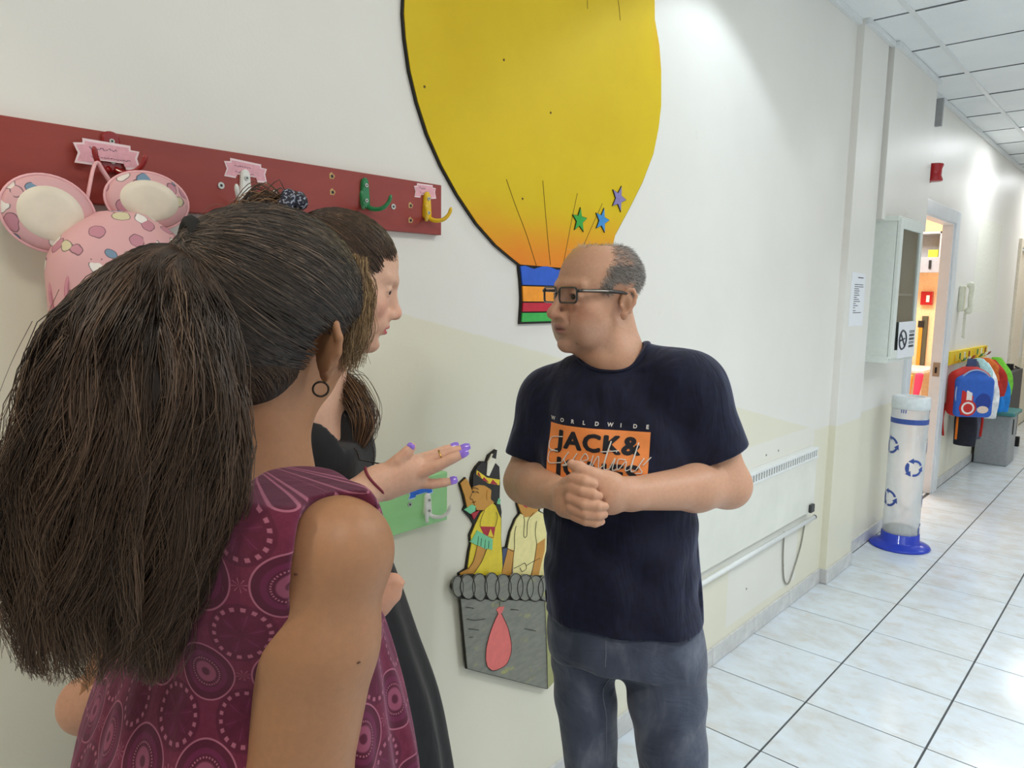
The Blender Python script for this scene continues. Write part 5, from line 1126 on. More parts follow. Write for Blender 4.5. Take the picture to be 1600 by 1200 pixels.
def shirt_mat():
    m = bpy.data.materials.new('navy_jersey'); t = NT(m); co = t.node('ShaderNodeNewGeometry').outputs['Position']
    t.base(t.ramp(t.noise(co, 60, 4), [(.3, lin((16, 18, 36))), (.7, lin((22, 26, 52)))])); t.b.inputs['Roughness'].default_value = .8; t.b.inputs['Specular IOR Level'].default_value = .3
    t.b.inputs['Sheen Weight'].default_value = .35; t.b.inputs['Sheen Roughness'].default_value = .4; t.b.inputs['Sheen Tint'].default_value = (.5, .55, .8, 1)
    w = t.noise(t.mapping(co, (7, 7, 2.0)), 2.2, 3, .5, .8); t.bump(t.math('ADD', t.math('MULTIPLY', w, 14.0), t.math('MULTIPLY', t.noise(co, 900, 2), .25)), .40, .0018); return m
shirt = FT.build('t_shirt', shirt_mat(), man, 2)
# chest print: drawn flat, then laid onto the shirt
def bvh_of(o):
    dg = o.data; mw = o.location+(o.parent.location if o.parent else Vector()); vs = [mw+v.co for v in dg.vertices]
    return BVHTree.FromPolygons(vs, [tuple(p.vertices) for p in dg.polygons])
SB = bvh_of(shirt)
t1 = np.cross(na, wv); t1 /= np.linalg.norm(t1); t0 = np.cross(t1, na); cp_ = []
for a in np.linspace(0, 2*math.pi, 64, endpoint=False):
    o_ = nc+t0*.0705*math.cos(a)+t1*.0705*math.sin(a); h = SB.ray_cast(Vector(o_+na*.15), Vector(-na)); q = np.array(h[0]) if h[0] is not None else o_; cp_.append(q)
for _ in range(3): cp_ = [(cp_[i-1]+2*cp_[i]+cp_[(i+1) % 64])/4 for i in range(64)]
V_, F2 = tube_data([q+na*.001 for q in cp_], .0075, 10, True, flat=.55); mesh('collar', V_, F2, shirt.data.materials[0], shirt, True)
PC = np.array((1.0960, 0.7880, 1.1607)); PU = wv; PV = up*.998+nv*.06; PN = -nv
def onto(name, V2, F2, m, parent, lift, fine=.012):
    bm = bmesh.new(); vs = [bm.verts.new((v[0], v[1], 0)) for v in V2]
    for f in F2:
        try: bm.faces.new([vs[i] for i in f])
        except Exception: pass
    bmesh.ops.triangulate(bm, faces=bm.faces[:])
    for _ in range(5):
        es = [e for e in bm.edges if e.calc_length() > fine]
        if not es: break
        bmesh.ops.subdivide_edges(bm, edges=es, cuts=1, use_grid_fill=False); bmesh.ops.triangulate(bm, faces=[f for f in bm.faces if len(f.verts) > 3])
    bm.verts.index_update(); W = []
    for v in bm.verts:
        p = PC+PU*v.co.x+PV*v.co.y-PN*.10; h = SB.ray_cast(Vector(p), Vector(PN))
        q = np.array(h[0]) if h[0] is not None else p+PN*.2
        W.append(q-PN*lift)
    Fo = [[v.index for v in f.verts] for f in bm.faces]; bm.free(); n = len(W)
    return mesh(name, W+[w+PN*.0006 for w in W], Fo+[[i+n for i in f[::-1]] for f in Fo], m, parent, True)
def onto_text(body, size, x, y, m, lift, bold=0.0, sp=1.0, sx=1.0, name='lettering'):
    V2, F2 = text_mesh(body, size, bold, 3, sp); V2 = V2[:, :2]*np.array([sx, 1.0])+np.array([x, y]); return onto(name, V2, F2, m, prn, lift), V2[:, 0].max()
M_po, M_pd, M_pw = mat('orange_print_ink', (246, 148, 78), .6, grain=.03), mat('dark_print_ink', (24, 24, 34), .7, grain=0), mat('white_print_ink', (222, 220, 214), .6, grain=0)
PWd, PHt = .205, .118
prn = onto('chest_print', [(-PWd/2, -PHt/2), (PWd/2, -PHt/2), (PWd/2, PHt/2), (-PWd/2, PHt/2)], [(0, 1, 2, 3)], M_po, shirt, .0010, .006); prn['label'] = 'orange rectangle printed with JACK & JONES'
for body_, yb_ in (('JACK&', .0045), ('JONES', -.0475)):
    V0, F0 = text_mesh(body_, .060, 0.0, 3, 1.12); V0 = V0[:, :2]; a_, b_ = V0.min(0), V0.max(0); V0 = (V0-a_)/(b_-a_)*np.array([.168, .042])+np.array([-.084, yb_+.0015]); V2, F2 = [], []
    for dx, dy in ((0, 0), (.0024, 0), (-.0024, 0), (0, .0016), (0, -.0016), (.0016, .0012), (-.0016, -.0012), (.0016, -.0012), (-.0016, .0012)):
        F2 += [tuple(q+len(V2) for q in f) for f in F0]; V2 += [tuple(v+np.array([dx, dy])) for v in V0]
    onto('lettering', V2, F2, M_pd, prn, .0022, .012)
for k, ch_ in enumerate('WORLDWIDE'): onto_text(ch_, .0105, -PWd/2+.000+k*.0245, PHt/2+.006, M_pw, .0016, .0003)
scr = [[(.16, .78), (.03, .72), (.02, .55), (.12, .53), (.03, .50), (.03, .32), (.17, .36)], [(.17, .36), (.24, .55), (.20, .42), (.23, .34), (.18, .32), (.27, .38)], [(.27, .38), (.33, .55), (.29, .42), (.33, .34), (.27, .32), (.37, .42)], [(.37, .42), (.44, .48), (.41, .56), (.37, .44), (.41, .34), (.47, .40)], [(.47, .40), (.49, .55), (.47, .34), (.54, .55), (.55, .36), (.59, .40)], [(.59, .40), (.65, .80), (.60, .38), (.65, .36)], [(.56, .62), (.73, .66)], [(.65, .36), (.70, .54), (.68, .36), (.72, .36)], [(.705, .63), (.71, .65)], [(.80, .52), (.73, .52), (.73, .36), (.80, .50), (.80, .36), (.84, .38)], [(.84, .38), (.90, .80), (.85, .38), (.89, .36)], [(.89, .36), (.96, .56), (.92, .44), (.95, .34), (.89, .32)], [(.95, .44), (1.02, .58)], [(.30, .22), (.50, .18), (.66, .06)]]
ds = []
for st in scr:
    P2 = curve([((a-.5)*PWd, (b-.5)*PHt+.004, 0) for a, b in st], 6*len(st)); W = []
    for q in P2:
        p = PC+PU*q[0]+PV*q[1]-PN*.10; h = SB.ray_cast(Vector(p), Vector(PN)); W.append((np.array(h[0]) if h[0] is not None else p+PN*.2)-PN*.0036)
    ds.append(tube_data(W, .0011, 5))
multi('script_lettering', ds, M_pw, prn)
# jeans
FJ = Field(np.array([lo[0]-.34, lo[1]-.32, .03]), np.array([lo[0]+.30, lo[1]+.34, .88]), .0045)
hips = []
for p, a, b in (((1.2046, 0.7712, 0.7457), .150, .106), ((1.2060, 0.7750, 0.7744), .153, .112), ((1.2145, 0.7849, 0.8787), .145, .108)): hips.append((p[0], p[1], p[2], a, b, ang))
FJ.loft(hips, 2.3)
hl_, hr_ = np.array((1.2381, 0.6950, 0.7363)), np.array((1.1748, 0.8487, 0.7032))
kl, kr = np.array((1.2127, 0.6332, 0.5356)), np.array((1.1529, 0.7952, 0.4867)); kl[2] = .42; kr[2] = .42
al_, ar_ = np.array([kl[0]+.00, kl[1]-.02, .05]), np.array([kr[0]-.01, kr[1]-.0, .05])
FJ.cone(hl_, kl, .083, .058, .02); FJ.cone(hr_, kr, .068, .050, .02); FJ.cone(kl, al_, .058, .048, .02); FJ.cone(kr, ar_, .050, .046, .02)
FJ.cone(hl_+up*.055, hr_+up*.055, .072, .066, .03)
def folds(X, Y, Z):
    a = (X*wv[0]+Y*wv[1]); return .0040*np.sin(Z*70+a*34+2.5*np.sin(a*23))*np.exp(-((Z-.40)/.09)**2) + .0026*np.sin(Z*60-a*50)*np.exp(-((Z-.66)/.07)**2)+.0012*np.sin(Z*45+a*70)
FJ.apply(folds, FJ.lo, FJ.lo+FJ.h*FJ.n, 0, 'add', 0)
def denim():
    m = bpy.data.materials.new('faded_denim'); t = NT(m); co = t.node('ShaderNodeNewGeometry').outputs['Position']
    a = t.noise(t.mapping(co, (6, 6, 3)), 2.0, 4, .6, .5); b = t.noise(t.mapping(co, (400, 400, 60)), 1.0, 3, .7)
    c = t.ramp(a, [(.30, lin((50, 58, 78))), (.52, lin((76, 84, 104))), (.72, lin((116, 122, 138)))])
    t.base(t.mix(t.math('MULTIPLY', b, .35), c, lin((44, 50, 66)))); t.b.inputs['Roughness'].default_value = .85; t.b.inputs['Sheen Weight'].default_value = .2
    w = t.noise(t.mapping(co, (3, 3, 8), rot=(0, .5, .4)), 2.4, 3, .55, 1.2); t.bump(t.math('ADD', t.math('MULTIPLY', w, 10.0), t.math('MULTIPLY', b, .5)), .4, .0018); return m
jeans = FJ.build('jeans', denim(), man, 2)
M_stitch = mat('grey_seam_thread', (110, 116, 130), .8)
JB = bvh_of(jeans)
def seam(A, n=24, lift=.001):
    W = []
    for q in curve(A, n):
        h = JB.find_nearest(Vector(q)); W.append(np.array(h[0])+np.array(h[1])*lift)
    V_, F2 = tube_data(W, .0011, 5); mesh('seam', V_, F2, M_stitch, jeans, True)
seam([np.array(p) for p in [(1.1322, 0.7471, 0.7512), (1.1437, 0.7543, 0.6969), (1.1456, 0.7544, 0.6280), (1.1366, 0.7478, 0.5392)]]); seam([np.array(p) for p in [(1.0734, 0.7357, 0.8255), (1.0828, 0.7355, 0.7992), (1.0986, 0.7425, 0.7699)]])
M_shoe = mat('dark_shoe_leather', (44, 40, 38), .4)
for a_ in (al_, ar_):
    FB = soft(a_-np.array([.2, .2, .06]), a_+np.array([.2, .2, .08]), .007); d_ = nv
    FB.cone(a_*[1, 1, 0]+up*.045-d_*.03, a_*[1, 1, 0]+up*.035+d_*.13, .042, .034, .01); FB.cone(a_*[1, 1, 0]+up*.05, a_+up*.03, .044, .045, .02); FB.plane((0, 0, .002), (0, 0, -1), a_-.25, a_+.25); FB.build('shoe', M_shoe, man)
# glasses
gl = empty('eyeglasses', MH(0, .10, 0)); tag(gl, 'rectangular dark-rimmed eyeglasses on the grey-haired person', 'glasses')
M_fr = mat('dark_spectacle_frame', (46, 42, 40), .25, grain=.01, coat=.5); M_frs = mat('silver_temple_inlay', (168, 164, 158), .3, .6); M_lens = mat('spectacle_lens', (246, 248, 250), .0, grain=0, trans=1.0, ior=1.05)
def rrect(cx, cz, a, b, r, y, n=6, wrap=.0):
    P = []
    for qx, qz, t0 in ((a-r, b-r, 0), (-a+r, b-r, math.pi/2), (-a+r, -b+r, math.pi), (a-r, -b+r, 1.5*math.pi)):
        for t in np.linspace(t0, t0+math.pi/2, n): x = cx+qx+r*math.cos(t); P.append(MH(x, y-wrap*x*x, cz+qz+r*math.sin(t)))
    return P
for e in (-1, 1):
    P = rrect(e*.0335, .001, .0275, .0155, .008, .1035, wrap=1.6)
    V_, F2 = tube_data(P, .0021, 6, True); mesh('rim', V_, F2, M_fr, gl, True)
    c0 = np.mean(P, 0); n = len(P); mesh('lens', list(P)+[c0]+[p+MH.M[1]*-.001 for p in P]+[c0-MH.M[1]*.001], [(i, (i+1) % n, n) for i in range(n)]+[((i+1) % n+n+1, i+n+1, 2*n+1) for i in range(n)], M_lens, gl, True)
    tp = tube('temple', curve([MH(e*.061, .0975, .009), MH(e*.068, .091, .010), MH(e*.0785, .045, .009), MH(e*.0805, .0, .006), MH(e*.079, -.022, .000), MH(e*.075, -.036, -.016)], 26), [.0036]*8+[.0040]*8+[.0030]*10, M_fr, gl, 6)
    tube('inlay', curve([MH(e*.0725, .092, .0102), MH(e*.0790, .065, .0098), MH(e*.0830, .035, .0092)], 10), .0020, M_frs, tp, 5)
tube('bridge', curve([MH(-.0075, .1035, .005), MH(0, .1065, .008), MH(.0075, .1035, .005)], 9), .0017, M_fr, gl, 6)

# ------------------------------------------------------------------ the person in the black dress
w2 = empty('person', (.66, .93, 0)); tag(w2, 'dark-haired person in a black V-neck dress holding out a hand with purple nails', 'person')
a_ = math.radians(14); f2 = cr*math.cos(a_)+cf*math.sin(a_)
H2 = Fr((0.6784, 0.9810, 1.4969), f2+np.array([0, 0, -.27]), sc=.87)
c2 = np.array((0.6391, 0.9195, 1.3363))
F2f = Field(c2+np.array([-.30, -.22, -.22]), c2+np.array([.26, .22, .30]), .0023)
head_sdf(F2f, H2, dict(nose=.78, jaw=.92, lip=1.1, eye=1.2, earsize=.92))
n2 = np.array((0.6264, 1.0201, 1.3174)); F2f.cone(H2(0, -.022, -.06), n2, .047, .052, .025); F2f.cone(H2(0, .02, -.105), n2+cr*.02, .022, .035, .02)
tf = cr*.94-cf*.34; tr_ = -cr*.34-cf*.94           # torso facing / its right side
F2f.cone(n2, n2+tf*.035-up*.13, .055, .062, .04); F2f.cone(n2-up*.03, n2-up*.05+tr_*.14, .045, .04, .03); F2f.cone(n2-up*.03, n2-up*.06-tr_*.12, .04, .03, .03)
# right arm, stretched out beside the other person's shoulder
s2, e2, w2w = n2-up*.06+tr_*.165, np.array((0.5250, 0.8792, 1.1276)), np.array((0.6434, 0.8511, 1.1954))
F2f.cone(s2, e2, .046, .038, .02); F2f.cone(e2, w2w, .038, .0235, .02, flat=None)
F2f.cone(w2w, np.array((0.6842, 0.8238, 1.2097)), .0225, .024, .012); F2f.cone(np.array((0.6584, 0.8429, 1.2001)), np.array((0.6914, 0.8147, 1.2199)), .019, .0145, .012); F2f.cone(np.array((0.6573, 0.8417, 1.1868)), np.array((0.6922, 0.8127, 1.1976)), .018, .0125, .012)
F2n = [([(0.6930, 0.8269, 1.2224), (0.7164, 0.8144, 1.2296), (0.7361, 0.8031, 1.2374), (0.7498, 0.7950, 1.2426)], (.0115, .0098, .0088, .0068)), ([(0.6893, 0.8151, 1.2172), (0.7121, 0.7951, 1.2296), (0.7310, 0.7792, 1.2400), (0.7451, 0.7677, 1.2455)], (.0118, .0102, .0090, .0070)),
       ([(0.6846, 0.8067, 1.2089), (0.7007, 0.7796, 1.2235), (0.7155, 0.7625, 1.2355), (0.7267, 0.7514, 1.2422)], (.0112, .0096, .0086, .0066)), ([(0.6893, 0.8152, 1.1938), (0.7039, 0.7944, 1.1930), (0.7156, 0.7819, 1.1952), (0.7262, 0.7723, 1.1980)], (.0104, .0088, .0078, .0060))]
T2n = ([(0.6579, 0.8423, 1.2100), (0.6671, 0.8266, 1.2286), (0.6752, 0.8173, 1.2424), (0.6796, 0.8138, 1.2500)], (.0165, .0128, .0100, .0076))
for P, R in F2n+[T2n]: F2f.chain([np.array(p) for p in P], [r*.90 for r in R], .0010)
V, Fq = F2f.nets(2)
C, blend, L, ax, gs = face_colors(V, H2, (214, 170, 146), (190, 60, 84), dict(cheek=(222, 146, 126), lipw=1.0))
blend(1.2*np.exp(-(((ax-np.array([.032, .084, .0225]))/np.array([.020, .03, .0048]))**2).sum(1)), (58, 42, 34))
blend(.85*np.exp(-(((ax-np.array([.0315, .086, .0025]))/np.array([.013, .02, .0018]))**2).sum(1)), (50, 38, 34))
body2 = fast_mesh('body', V, Fq, M_skin, w2, {'Col': C}); eyes(H2, {}, body2, (72, 52, 40), (.55, -.06))
M_purple = mat('purple_nail_polish', (140, 108, 214), .2, grain=.02, coat=.5)
for (P, R) in F2n+[T2n]:
    P = [np.array(p) for p in P]; nail(P[2]*.3+P[3]*.7-cf*R[3]*.75+up*R[3]*.3, P[3]+(P[3]-P[2])*.40-cf*R[3]*.55+up*R[3]*.3, -cf+up*.45, .0060, body2, M_purple)
rg = np.array(F2n[1][0][1]); dd = np.array(F2n[1][0][2])-rg; dd /= np.linalg.norm(dd); u_ = np.cross(dd, up); u_ /= np.linalg.norm(u_); v_ = np.cross(dd, u_)
V_, Fr_ = tube_data([rg+dd*.008+.0108*(math.cos(t)*u_+math.sin(t)*v_) for t in np.linspace(0, 2*math.pi, 24, endpoint=False)], .0012, 6, True); mesh('ring', V_, Fr_, mat('gold_jewellery', (206, 166, 96), .2, 1.0, grain=0), body2, True)
M_cord = mat('burgundy_cord', (112, 30, 48), .6); dd = np.array((0.6842, 0.8238, 1.2097))-e2; dd /= np.linalg.norm(dd); u_ = np.cross(dd, up); u_ /= np.linalg.norm(u_); v_ = np.cross(dd, u_); bc = np.array((0.6389, 0.8528, 1.1940))
V_, Fr_ = tube_data([bc+.0262*(math.cos(t)*u_+math.sin(t)*v_)+dd*.004*math.sin(t*2) for t in np.linspace(0, 2*math.pi, 40, endpoint=False)], .0022, 7, True); mesh('bracelet', V_, Fr_, M_cord, body2, True)
# dress: fitted chest with a V-neck, flaring skirt
FD = Field(np.array([c2[0]-.42, c2[1]-.34, .30]), np.array([c2[0]+.34, c2[1]+.34, n2[2]+.03]), .0055)
ad = math.atan2(tr_[1], tr_[0]); rows2 = []
for p, a, b in (((0.6225, 1.0187, 1.2869), .120, .062), ((0.6172, 1.0112, 1.2554), .136, .082), ((0.6119, 1.0022, 1.2162), .134, .100), ((0.6093, 0.9961, 1.1679), .126, .092), ((0.6095, 0.9792, 1.0776), .132, .104), ((0.6138, 0.9595, 0.9973), .142, .116), ((0.6141, 0.9443, 0.9170), .155, .132), ((0.6216, 0.9332, 0.8211), .168, .152), ((0.6242, 0.9253, 0.7132), .176, .168), ((0.6203, 0.9128, 0.5416), .190, .185)): rows2.append((p[0], p[1], p[2], a, b, ad))
FD.loft(rows2, 2.2, fn=lambda X, Y, Z, u, v: .006*np.sin(np.arctan2(v, u)*11+2*np.sin(Z*5))*np.clip((rows2[4][2]-Z)/.3, 0, 1))
bu = np.array((0.5965, 0.9256, 1.2370)); FD.ell(bu, (.058, .050, .060), np.array([tr_, tf, up]), .04); FD.ell(np.array((0.6573, 0.9832, 1.2217)), (.054, .046, .058), np.array([tr_, tf, up]), .04)
for e in (-1, 1): FD.cone(n2-up*.02+tr_*e*.055, n2-up*.06+tr_*e*(.14 if e > 0 else .11), .034, .042, .04); FD.cone(n2-up*.06+tr_*e*(.14 if e > 0 else .11), (n2-up*.06+tr_*e*.15)*.55+(e2 if e > 0 else n2-up*.32-tr_*.13)*.45, .046, .044, .03)
vb, vt = np.array((0.6245, 0.9037, 1.2451)), n2+up*.02
def vneck(X, Y, Z):
    px, py, pz = X-vb[0], Y-vb[1], Z-vb[2]; side = px*tr_[0]+py*tr_[1]; fw = px*tf[0]+py*tf[1]; return np.maximum(np.abs(side+.004)-.028-.40*np.maximum(pz, -.05), np.maximum(-pz, -fw-.075))
FD.apply(vneck, vb-.2, vb+.2, .004, 's', 0); FD.cone(n2-up*.05, n2+up*.08, .055, .056, .004, 's')
def blackdress():
    m = bpy.data.materials.new('black_dress_cloth'); t = NT(m); co = t.node('ShaderNodeNewGeometry').outputs['Position']
    t.base(t.ramp(t.noise(co, 80, 3), [(.3, lin((13, 13, 16))), (.7, lin((20, 20, 25)))])); t.b.inputs['Roughness'].default_value = .75; t.b.inputs['Specular IOR Level'].default_value = .3; t.b.inputs['Sheen Weight'].default_value = .12
    t.bump(t.noise(t.mapping(co, (6, 6, 3)), 3, 3, .5, .8), .4, .006); return m
dress = FD.build('dress', blackdress(), w2, 2, keep_field=True)
DB = bvh_of(dress); BB2 = bvh_of(body2)
M_chain = mat('dark_bead_chain', (58, 48, 42), .3, .6)
def drape_chain(P):
    W = []
    for q in curve(P, 60):
        h1, h2 = DB.ray_cast(Vector(q+tf*.09), Vector(-tf)), BB2.ray_cast(Vector(q+tf*.09), Vector(-tf)); ds_ = [h[3] for h in (h1, h2) if h[0] is not None]
        W.append(q+tf*.09-tf*(min(ds_)-.002) if ds_ else q)
    V_, F_ = tube_data(W, [.0007+.0005*(i % 2) for i in range(len(W))], 5); mesh('necklace', V_, F_, M_chain, body2, True)
for e, zd in ((-1, .0), (1, .0)): drape_chain([n2+tr_*e*.058+up*.004+tf*.03, n2+tr_*e*.050-up*.05+tf*.06, n2+tr_*e*.030-up*.11+tf*.08, n2+tr_*e*.012-up*.165+tf*.09])
# legs and shoes below the skirt
for e in (-1, 1):
    q = np.array([rows2[-1][0], rows2[-1][1], 0])+tr_*e*.07; Fl = soft(q-.12, q+np.array([.12, .12, .5]), .008); Fl.cone(q+up*.07, q+up*.42, .038, .052, .01); Fl.cone(q+up*.05-tf*.02, q+up*.03+tf*.13, .035, .028, .02); Fl.plane((0, 0, .002), (0, 0, -1), q-.2, q+.2); Fl.build('legging', mat('black_leggings', (16, 16, 18), .7), w2)
# hair swept back into a high tail
def cap_path(H, c0, rad, d0, d1, n, lift, jit, g):
    """strand paths over a skull-shaped cap from directions d0 to d1 (unit vectors in cap space)"""
    d0 = d0/np.linalg.norm(d0, axis=1)[:, None]; d1 = d1/np.linalg.norm(d1, axis=1)[:, None]; t = np.linspace(0, 1, n)[None, :, None]
    om = np.arccos(np.clip((d0*d1).sum(1), -.999, .999))[:, None, None]; D = (np.sin((1-t)*om)*d0[:, None, :]+np.sin(t*om)*d1[:, None, :])/np.sin(om)
    D = D*(1+lift*np.sin(math.pi*t)+jit*np.sin(t*9+g.random((len(d0), 1, 1))*6)*g.normal(0, 1, (len(d0), 1, 1)))
    Lc = D*np.array(rad)+np.array(c0); return H.o+H.s*(Lc[..., 0:1]*H.M[0]+Lc[..., 1:2]*H.M[1]+Lc[..., 2:3]*H.M[2])
def tones(n, g, a, b, c=None, wc=.12):
    u = g.random((n, 1))**1.3; col = np.array(lin(a)[:3])*(1-u)+np.array(lin(b)[:3])*u
    if c is not None: w = (g.random((n, 1)) < wc); col = np.where(w, np.array(lin(c)[:3]), col)
    return col
CAP = (0, -.010, .036); RAD = (.083, .1015, .084)
Fh = Field(H2.o-.17, H2.o+.17, .0035)
Fh.ell(H2(*CAP), np.array((.079, .0985, .080))*H2.s, H2.M, .01)
Fh.plane(H2(0, .086, .050), H2.M[1]*.80-H2.M[2]*.42, H2.o-.17, H2.o+.17, .006); Fh.plane(H2(0, .0, -.040), -H2.M[2]+H2.M[1]*.5, H2.o-.17, H2.o+.17, .006)
Fh.ell(H2(0, -.040, -.030), np.array((.070, .062, .058))*H2.s, H2.M, .02); Fh.plane(H2(0, -.030, -.066), -H2.M[2]*.75+H2.M[1]*.75, H2.o-.17, H2.o+.17, .006)
for e in (-1, 1): Fh.ell(H2(e*.08, -.010, -.016), np.array((.03, .022, .034)), H2.M, .004, 's')
M_hc = mat('dark_brown_scalp_hair', (34, 25, 19), .5, grain=.1, gscale=120)
hc2 = Fh.build('hair', M_hc, body2, 2)
g = np.random.default_rng(11); N = 3200
th_ = g.uniform(-1, 1, N)*2.6; d0 = np.stack([np.sin(th_)*.95, np.cos(th_)*.86+.06, .0+np.where(np.abs(th_) < .75, .42*np.cos(th_*.5)-.25, np.where(np.abs(th_) < 1.7, -.22, -.70))+g.uniform(0, 1, N)*np.where(np.abs(th_) < .75, .75, .9)], 1)
tie2 = np.array([0, -.86, .51]); d1 = np.tile(tie2, (N, 1))+g.normal(0, .06, (N, 3))
S = cap_path(H2, CAP, RAD, d0, d1, 11, .012, .006, g); hair_mesh('hair_strands', S, .00065, M_hair, hc2, tones(N, g, (36, 26, 20), (84, 62, 46), (120, 92, 70), .08), 3, .7)
t2 = H2(*(np.array(CAP)+tie2/np.linalg.norm(tie2)*np.array(RAD)*1.32))
# tail: over the top, behind the neck and forward over the far shoulder
gc = curve([t2, t2-up*.004-f2*.028, t2-up*.04-f2*.055, t2-up*.12-f2*.080, n2-f2*.09+cf*.05+up*.06, n2+cf*.09-cr*.0-up*.0, np.array((0.6879, 0.9986, 1.3248)), np.array((0.6806, 0.9417, 1.2981)), np.array((0.6778, 0.9249, 1.2719)), np.array((0.6637, 0.9195, 1.2399))], 32)
N = 560; w_ = np.interp(np.linspace(0, 1, 32), [0, .1, .4, .75, .9, 1], [.010, .030, .030, .020, .017, .009]); off = g.normal(0, .5, (N, 1, 3)); ph = g.random((N, 1))*6
S = gc[None]+off*w_[None, :, None]+.004*np.sin(np.linspace(0, 7, 32)[None, :]+ph)[..., None]*np.array([.5, .5, .3]); keep = .80+.2*g.random(N)
hair_mesh('tail_strands', S, .0008, M_hair, hc2, tones(N, g, (46, 32, 24), (104, 74, 50), (146, 108, 72), .15), 3, .5)
sc2 = Field(t2-.07, t2+.07, .003)
for k in range(11):
    a = 2*math.pi*k/11; q = t2+(H2.M[0]*math.cos(a)+(H2.M[1]*.75+H2.M[2]*.65)*math.sin(a))*.022; sc2.ball(q+g.normal(0, .003, 3), .0125, .004)
def scr_mat():
    m = bpy.data.materials.new('navy_print_scrunchie'); t = NT(m); co = t.node('ShaderNodeNewGeometry').outputs['Position']; n = t.noise(co, 240, 2, .5); t.base(t.mix(t.step(n, .55, .60), lin((24, 26, 44)), lin((160, 164, 182)))); t.b.inputs['Roughness'].default_value = .7; t.bump(t.noise(co, 120, 3), .5, .004); return m
sc2.build('scrunchie', scr_mat(), body2, 1)

# ------------------------------------------------------------------ the person with the long ponytail, seen from behind
w1 = empty('person', (.42, .58, 0)); tag(w1, 'person seen from behind with a long brown ponytail and burgundy patterned top', 'person')
a1 = math.radians(70); f1 = cr*math.cos(a1)+cf*math.sin(a1)
H1 = Fr((0, 0, 0), f1+np.array([0, 0, .05]), up+cr*.20, sc=.90)
H1.o = np.array((0.3904, 0.5942, 1.4196))-H1(.082, -.014, -.012)
c1 = np.array((0.3572, 0.6214, 1.2883))
F1 = Field(c1+np.array([-.22, -.20, -.34]), c1+np.array([.26, .28, .34]), .0025)
head_sdf(F1, H1, dict(earsize=1.06, earout=64, jaw=.92, earz=-.012, chin=-.010, chinz=.018))
n1 = np.array((0.3461, 0.6819, 1.2654)); F1.cone(H1(0, -.024, -.05), n1, .050, .056, .03); F1.cone(H1(.01, .005, -.080), n1+cr*.012, .030, .050, .03); F1.cone(n1, n1-up*.06, .07, .09, .03)
bt = math.radians(38); t1f = cr*math.cos(bt)+cf*math.sin(bt); t1r = cr*math.sin(bt)-cf*math.cos(bt)
sh1 = np.array((0.3293, 0.4967, 1.2592)); eb1 = np.array((0.2957, 0.5038, 1.0573))
F1.cone(n1-up*.03, sh1+up*.01-cr*.01, .040, .030, .03); F1.cone(sh1, sh1*.65+eb1*.35, .0450, .0480, .012); F1.cone(sh1*.65+eb1*.35, eb1, .0480, .042, .012); F1.ball(sh1+cr*.006+up*.004, .0450, .012)
fe1 = eb1+t1f*.10-up*.20; F1.cone(eb1, fe1, .042, .030, .02)
# left arm: bent, hand coming round in front
sl1 = n1-up*.07-t1r*.165; el1 = np.array((0.2711, 0.9283, 0.9745)); F1.cone(n1-up*.03, sl1, .05, .045, .03); F1.cone(sl1, el1, .043, .037, .02)
hw1 = np.array((0.4326, 0.5767, 1.1723)); 
C, V = None, None
V, Fq = F1.nets(2)
C, blend, L, ax, gs = face_colors(V, H1, (164, 118, 85), (160, 84, 76), dict(cheek=(216, 150, 120)))
earw = np.exp(-(((ax-np.array([.082, -.018, -.008]))/np.array([.016, .022, .036]))**2).sum(1)); blend(.75*earw, (208, 118, 84))
hd1 = np.linalg.norm(L-np.array([0, -.008, .034]), axis=1) < .14
hl1 = hd1*np.clip((.045-L[:, 1])/.02, 0, 1)*np.clip((L[:, 2]+.075-.4*np.maximum(-L[:, 1]-.06, 0))/.03, 0, 1)*np.where((ax[:, 0] > .066) & (np.abs(L[:, 1]+.014) < .03) & (L[:, 2] < .022), 0, 1); blend(hl1*.75, (70, 52, 42))
body1 = fast_mesh('body', V, Fq, M_skin, w1, {'Col': C}); eyes(H1, {}, body1, (80, 60, 46))
mole = np.array((0.2776, 0.4715, 1.2605)); B1 = bvh_of(body1)
for p in (mole, np.array((0.3016, 0.4313, 1.1868))):
    h = B1.ray_cast(Vector(p-cf*.2), Vector(cf))
    if h[0] is not None: q = np.array(h[0]); lathe('mole', [(.0, .0009), (.0014, .0006), (.0018, 0), (.0, -.001)], q-cf*.0, mat('brown_mole', (84, 52, 38), .6), body1, 10)
# forearm and fingers of the left arm that show past the other arm
Fh1 = Field(np.minimum(el1, hw1)-.07, np.maximum(el1, hw1)+.07, .0035); Fh1.cone(el1, hw1*.82+el1*.18-t1f*-.0, .036, .028, .02)
for P, R in (([(0.4277, 0.5809, 1.1657), (0.4358, 0.5672, 1.1809), (0.4432, 0.5600, 1.1855), (0.4474, 0.5550, 1.1837)], (.012, .0095, .0085, .0066)), ([(0.4284, 0.5789, 1.1592), (0.4359, 0.5653, 1.1713), (0.4414, 0.5598, 1.1740), (0.4443, 0.5563, 1.1721)], (.012, .0090, .0080, .006))): Fh1.chain([np.array(p) for p in P], R, .004)
Fh1.cone(hw1*.82+el1*.18, np.array((0.4299, 0.5785, 1.1657)), .027, .022, .015); Vh, Fq = Fh1.nets(2); fast_mesh('forearm', Vh, Fq, M_skin, body1, {'Col': np.tile(np.array(lin((200, 150, 124))[:3]), (len(Vh), 1))})
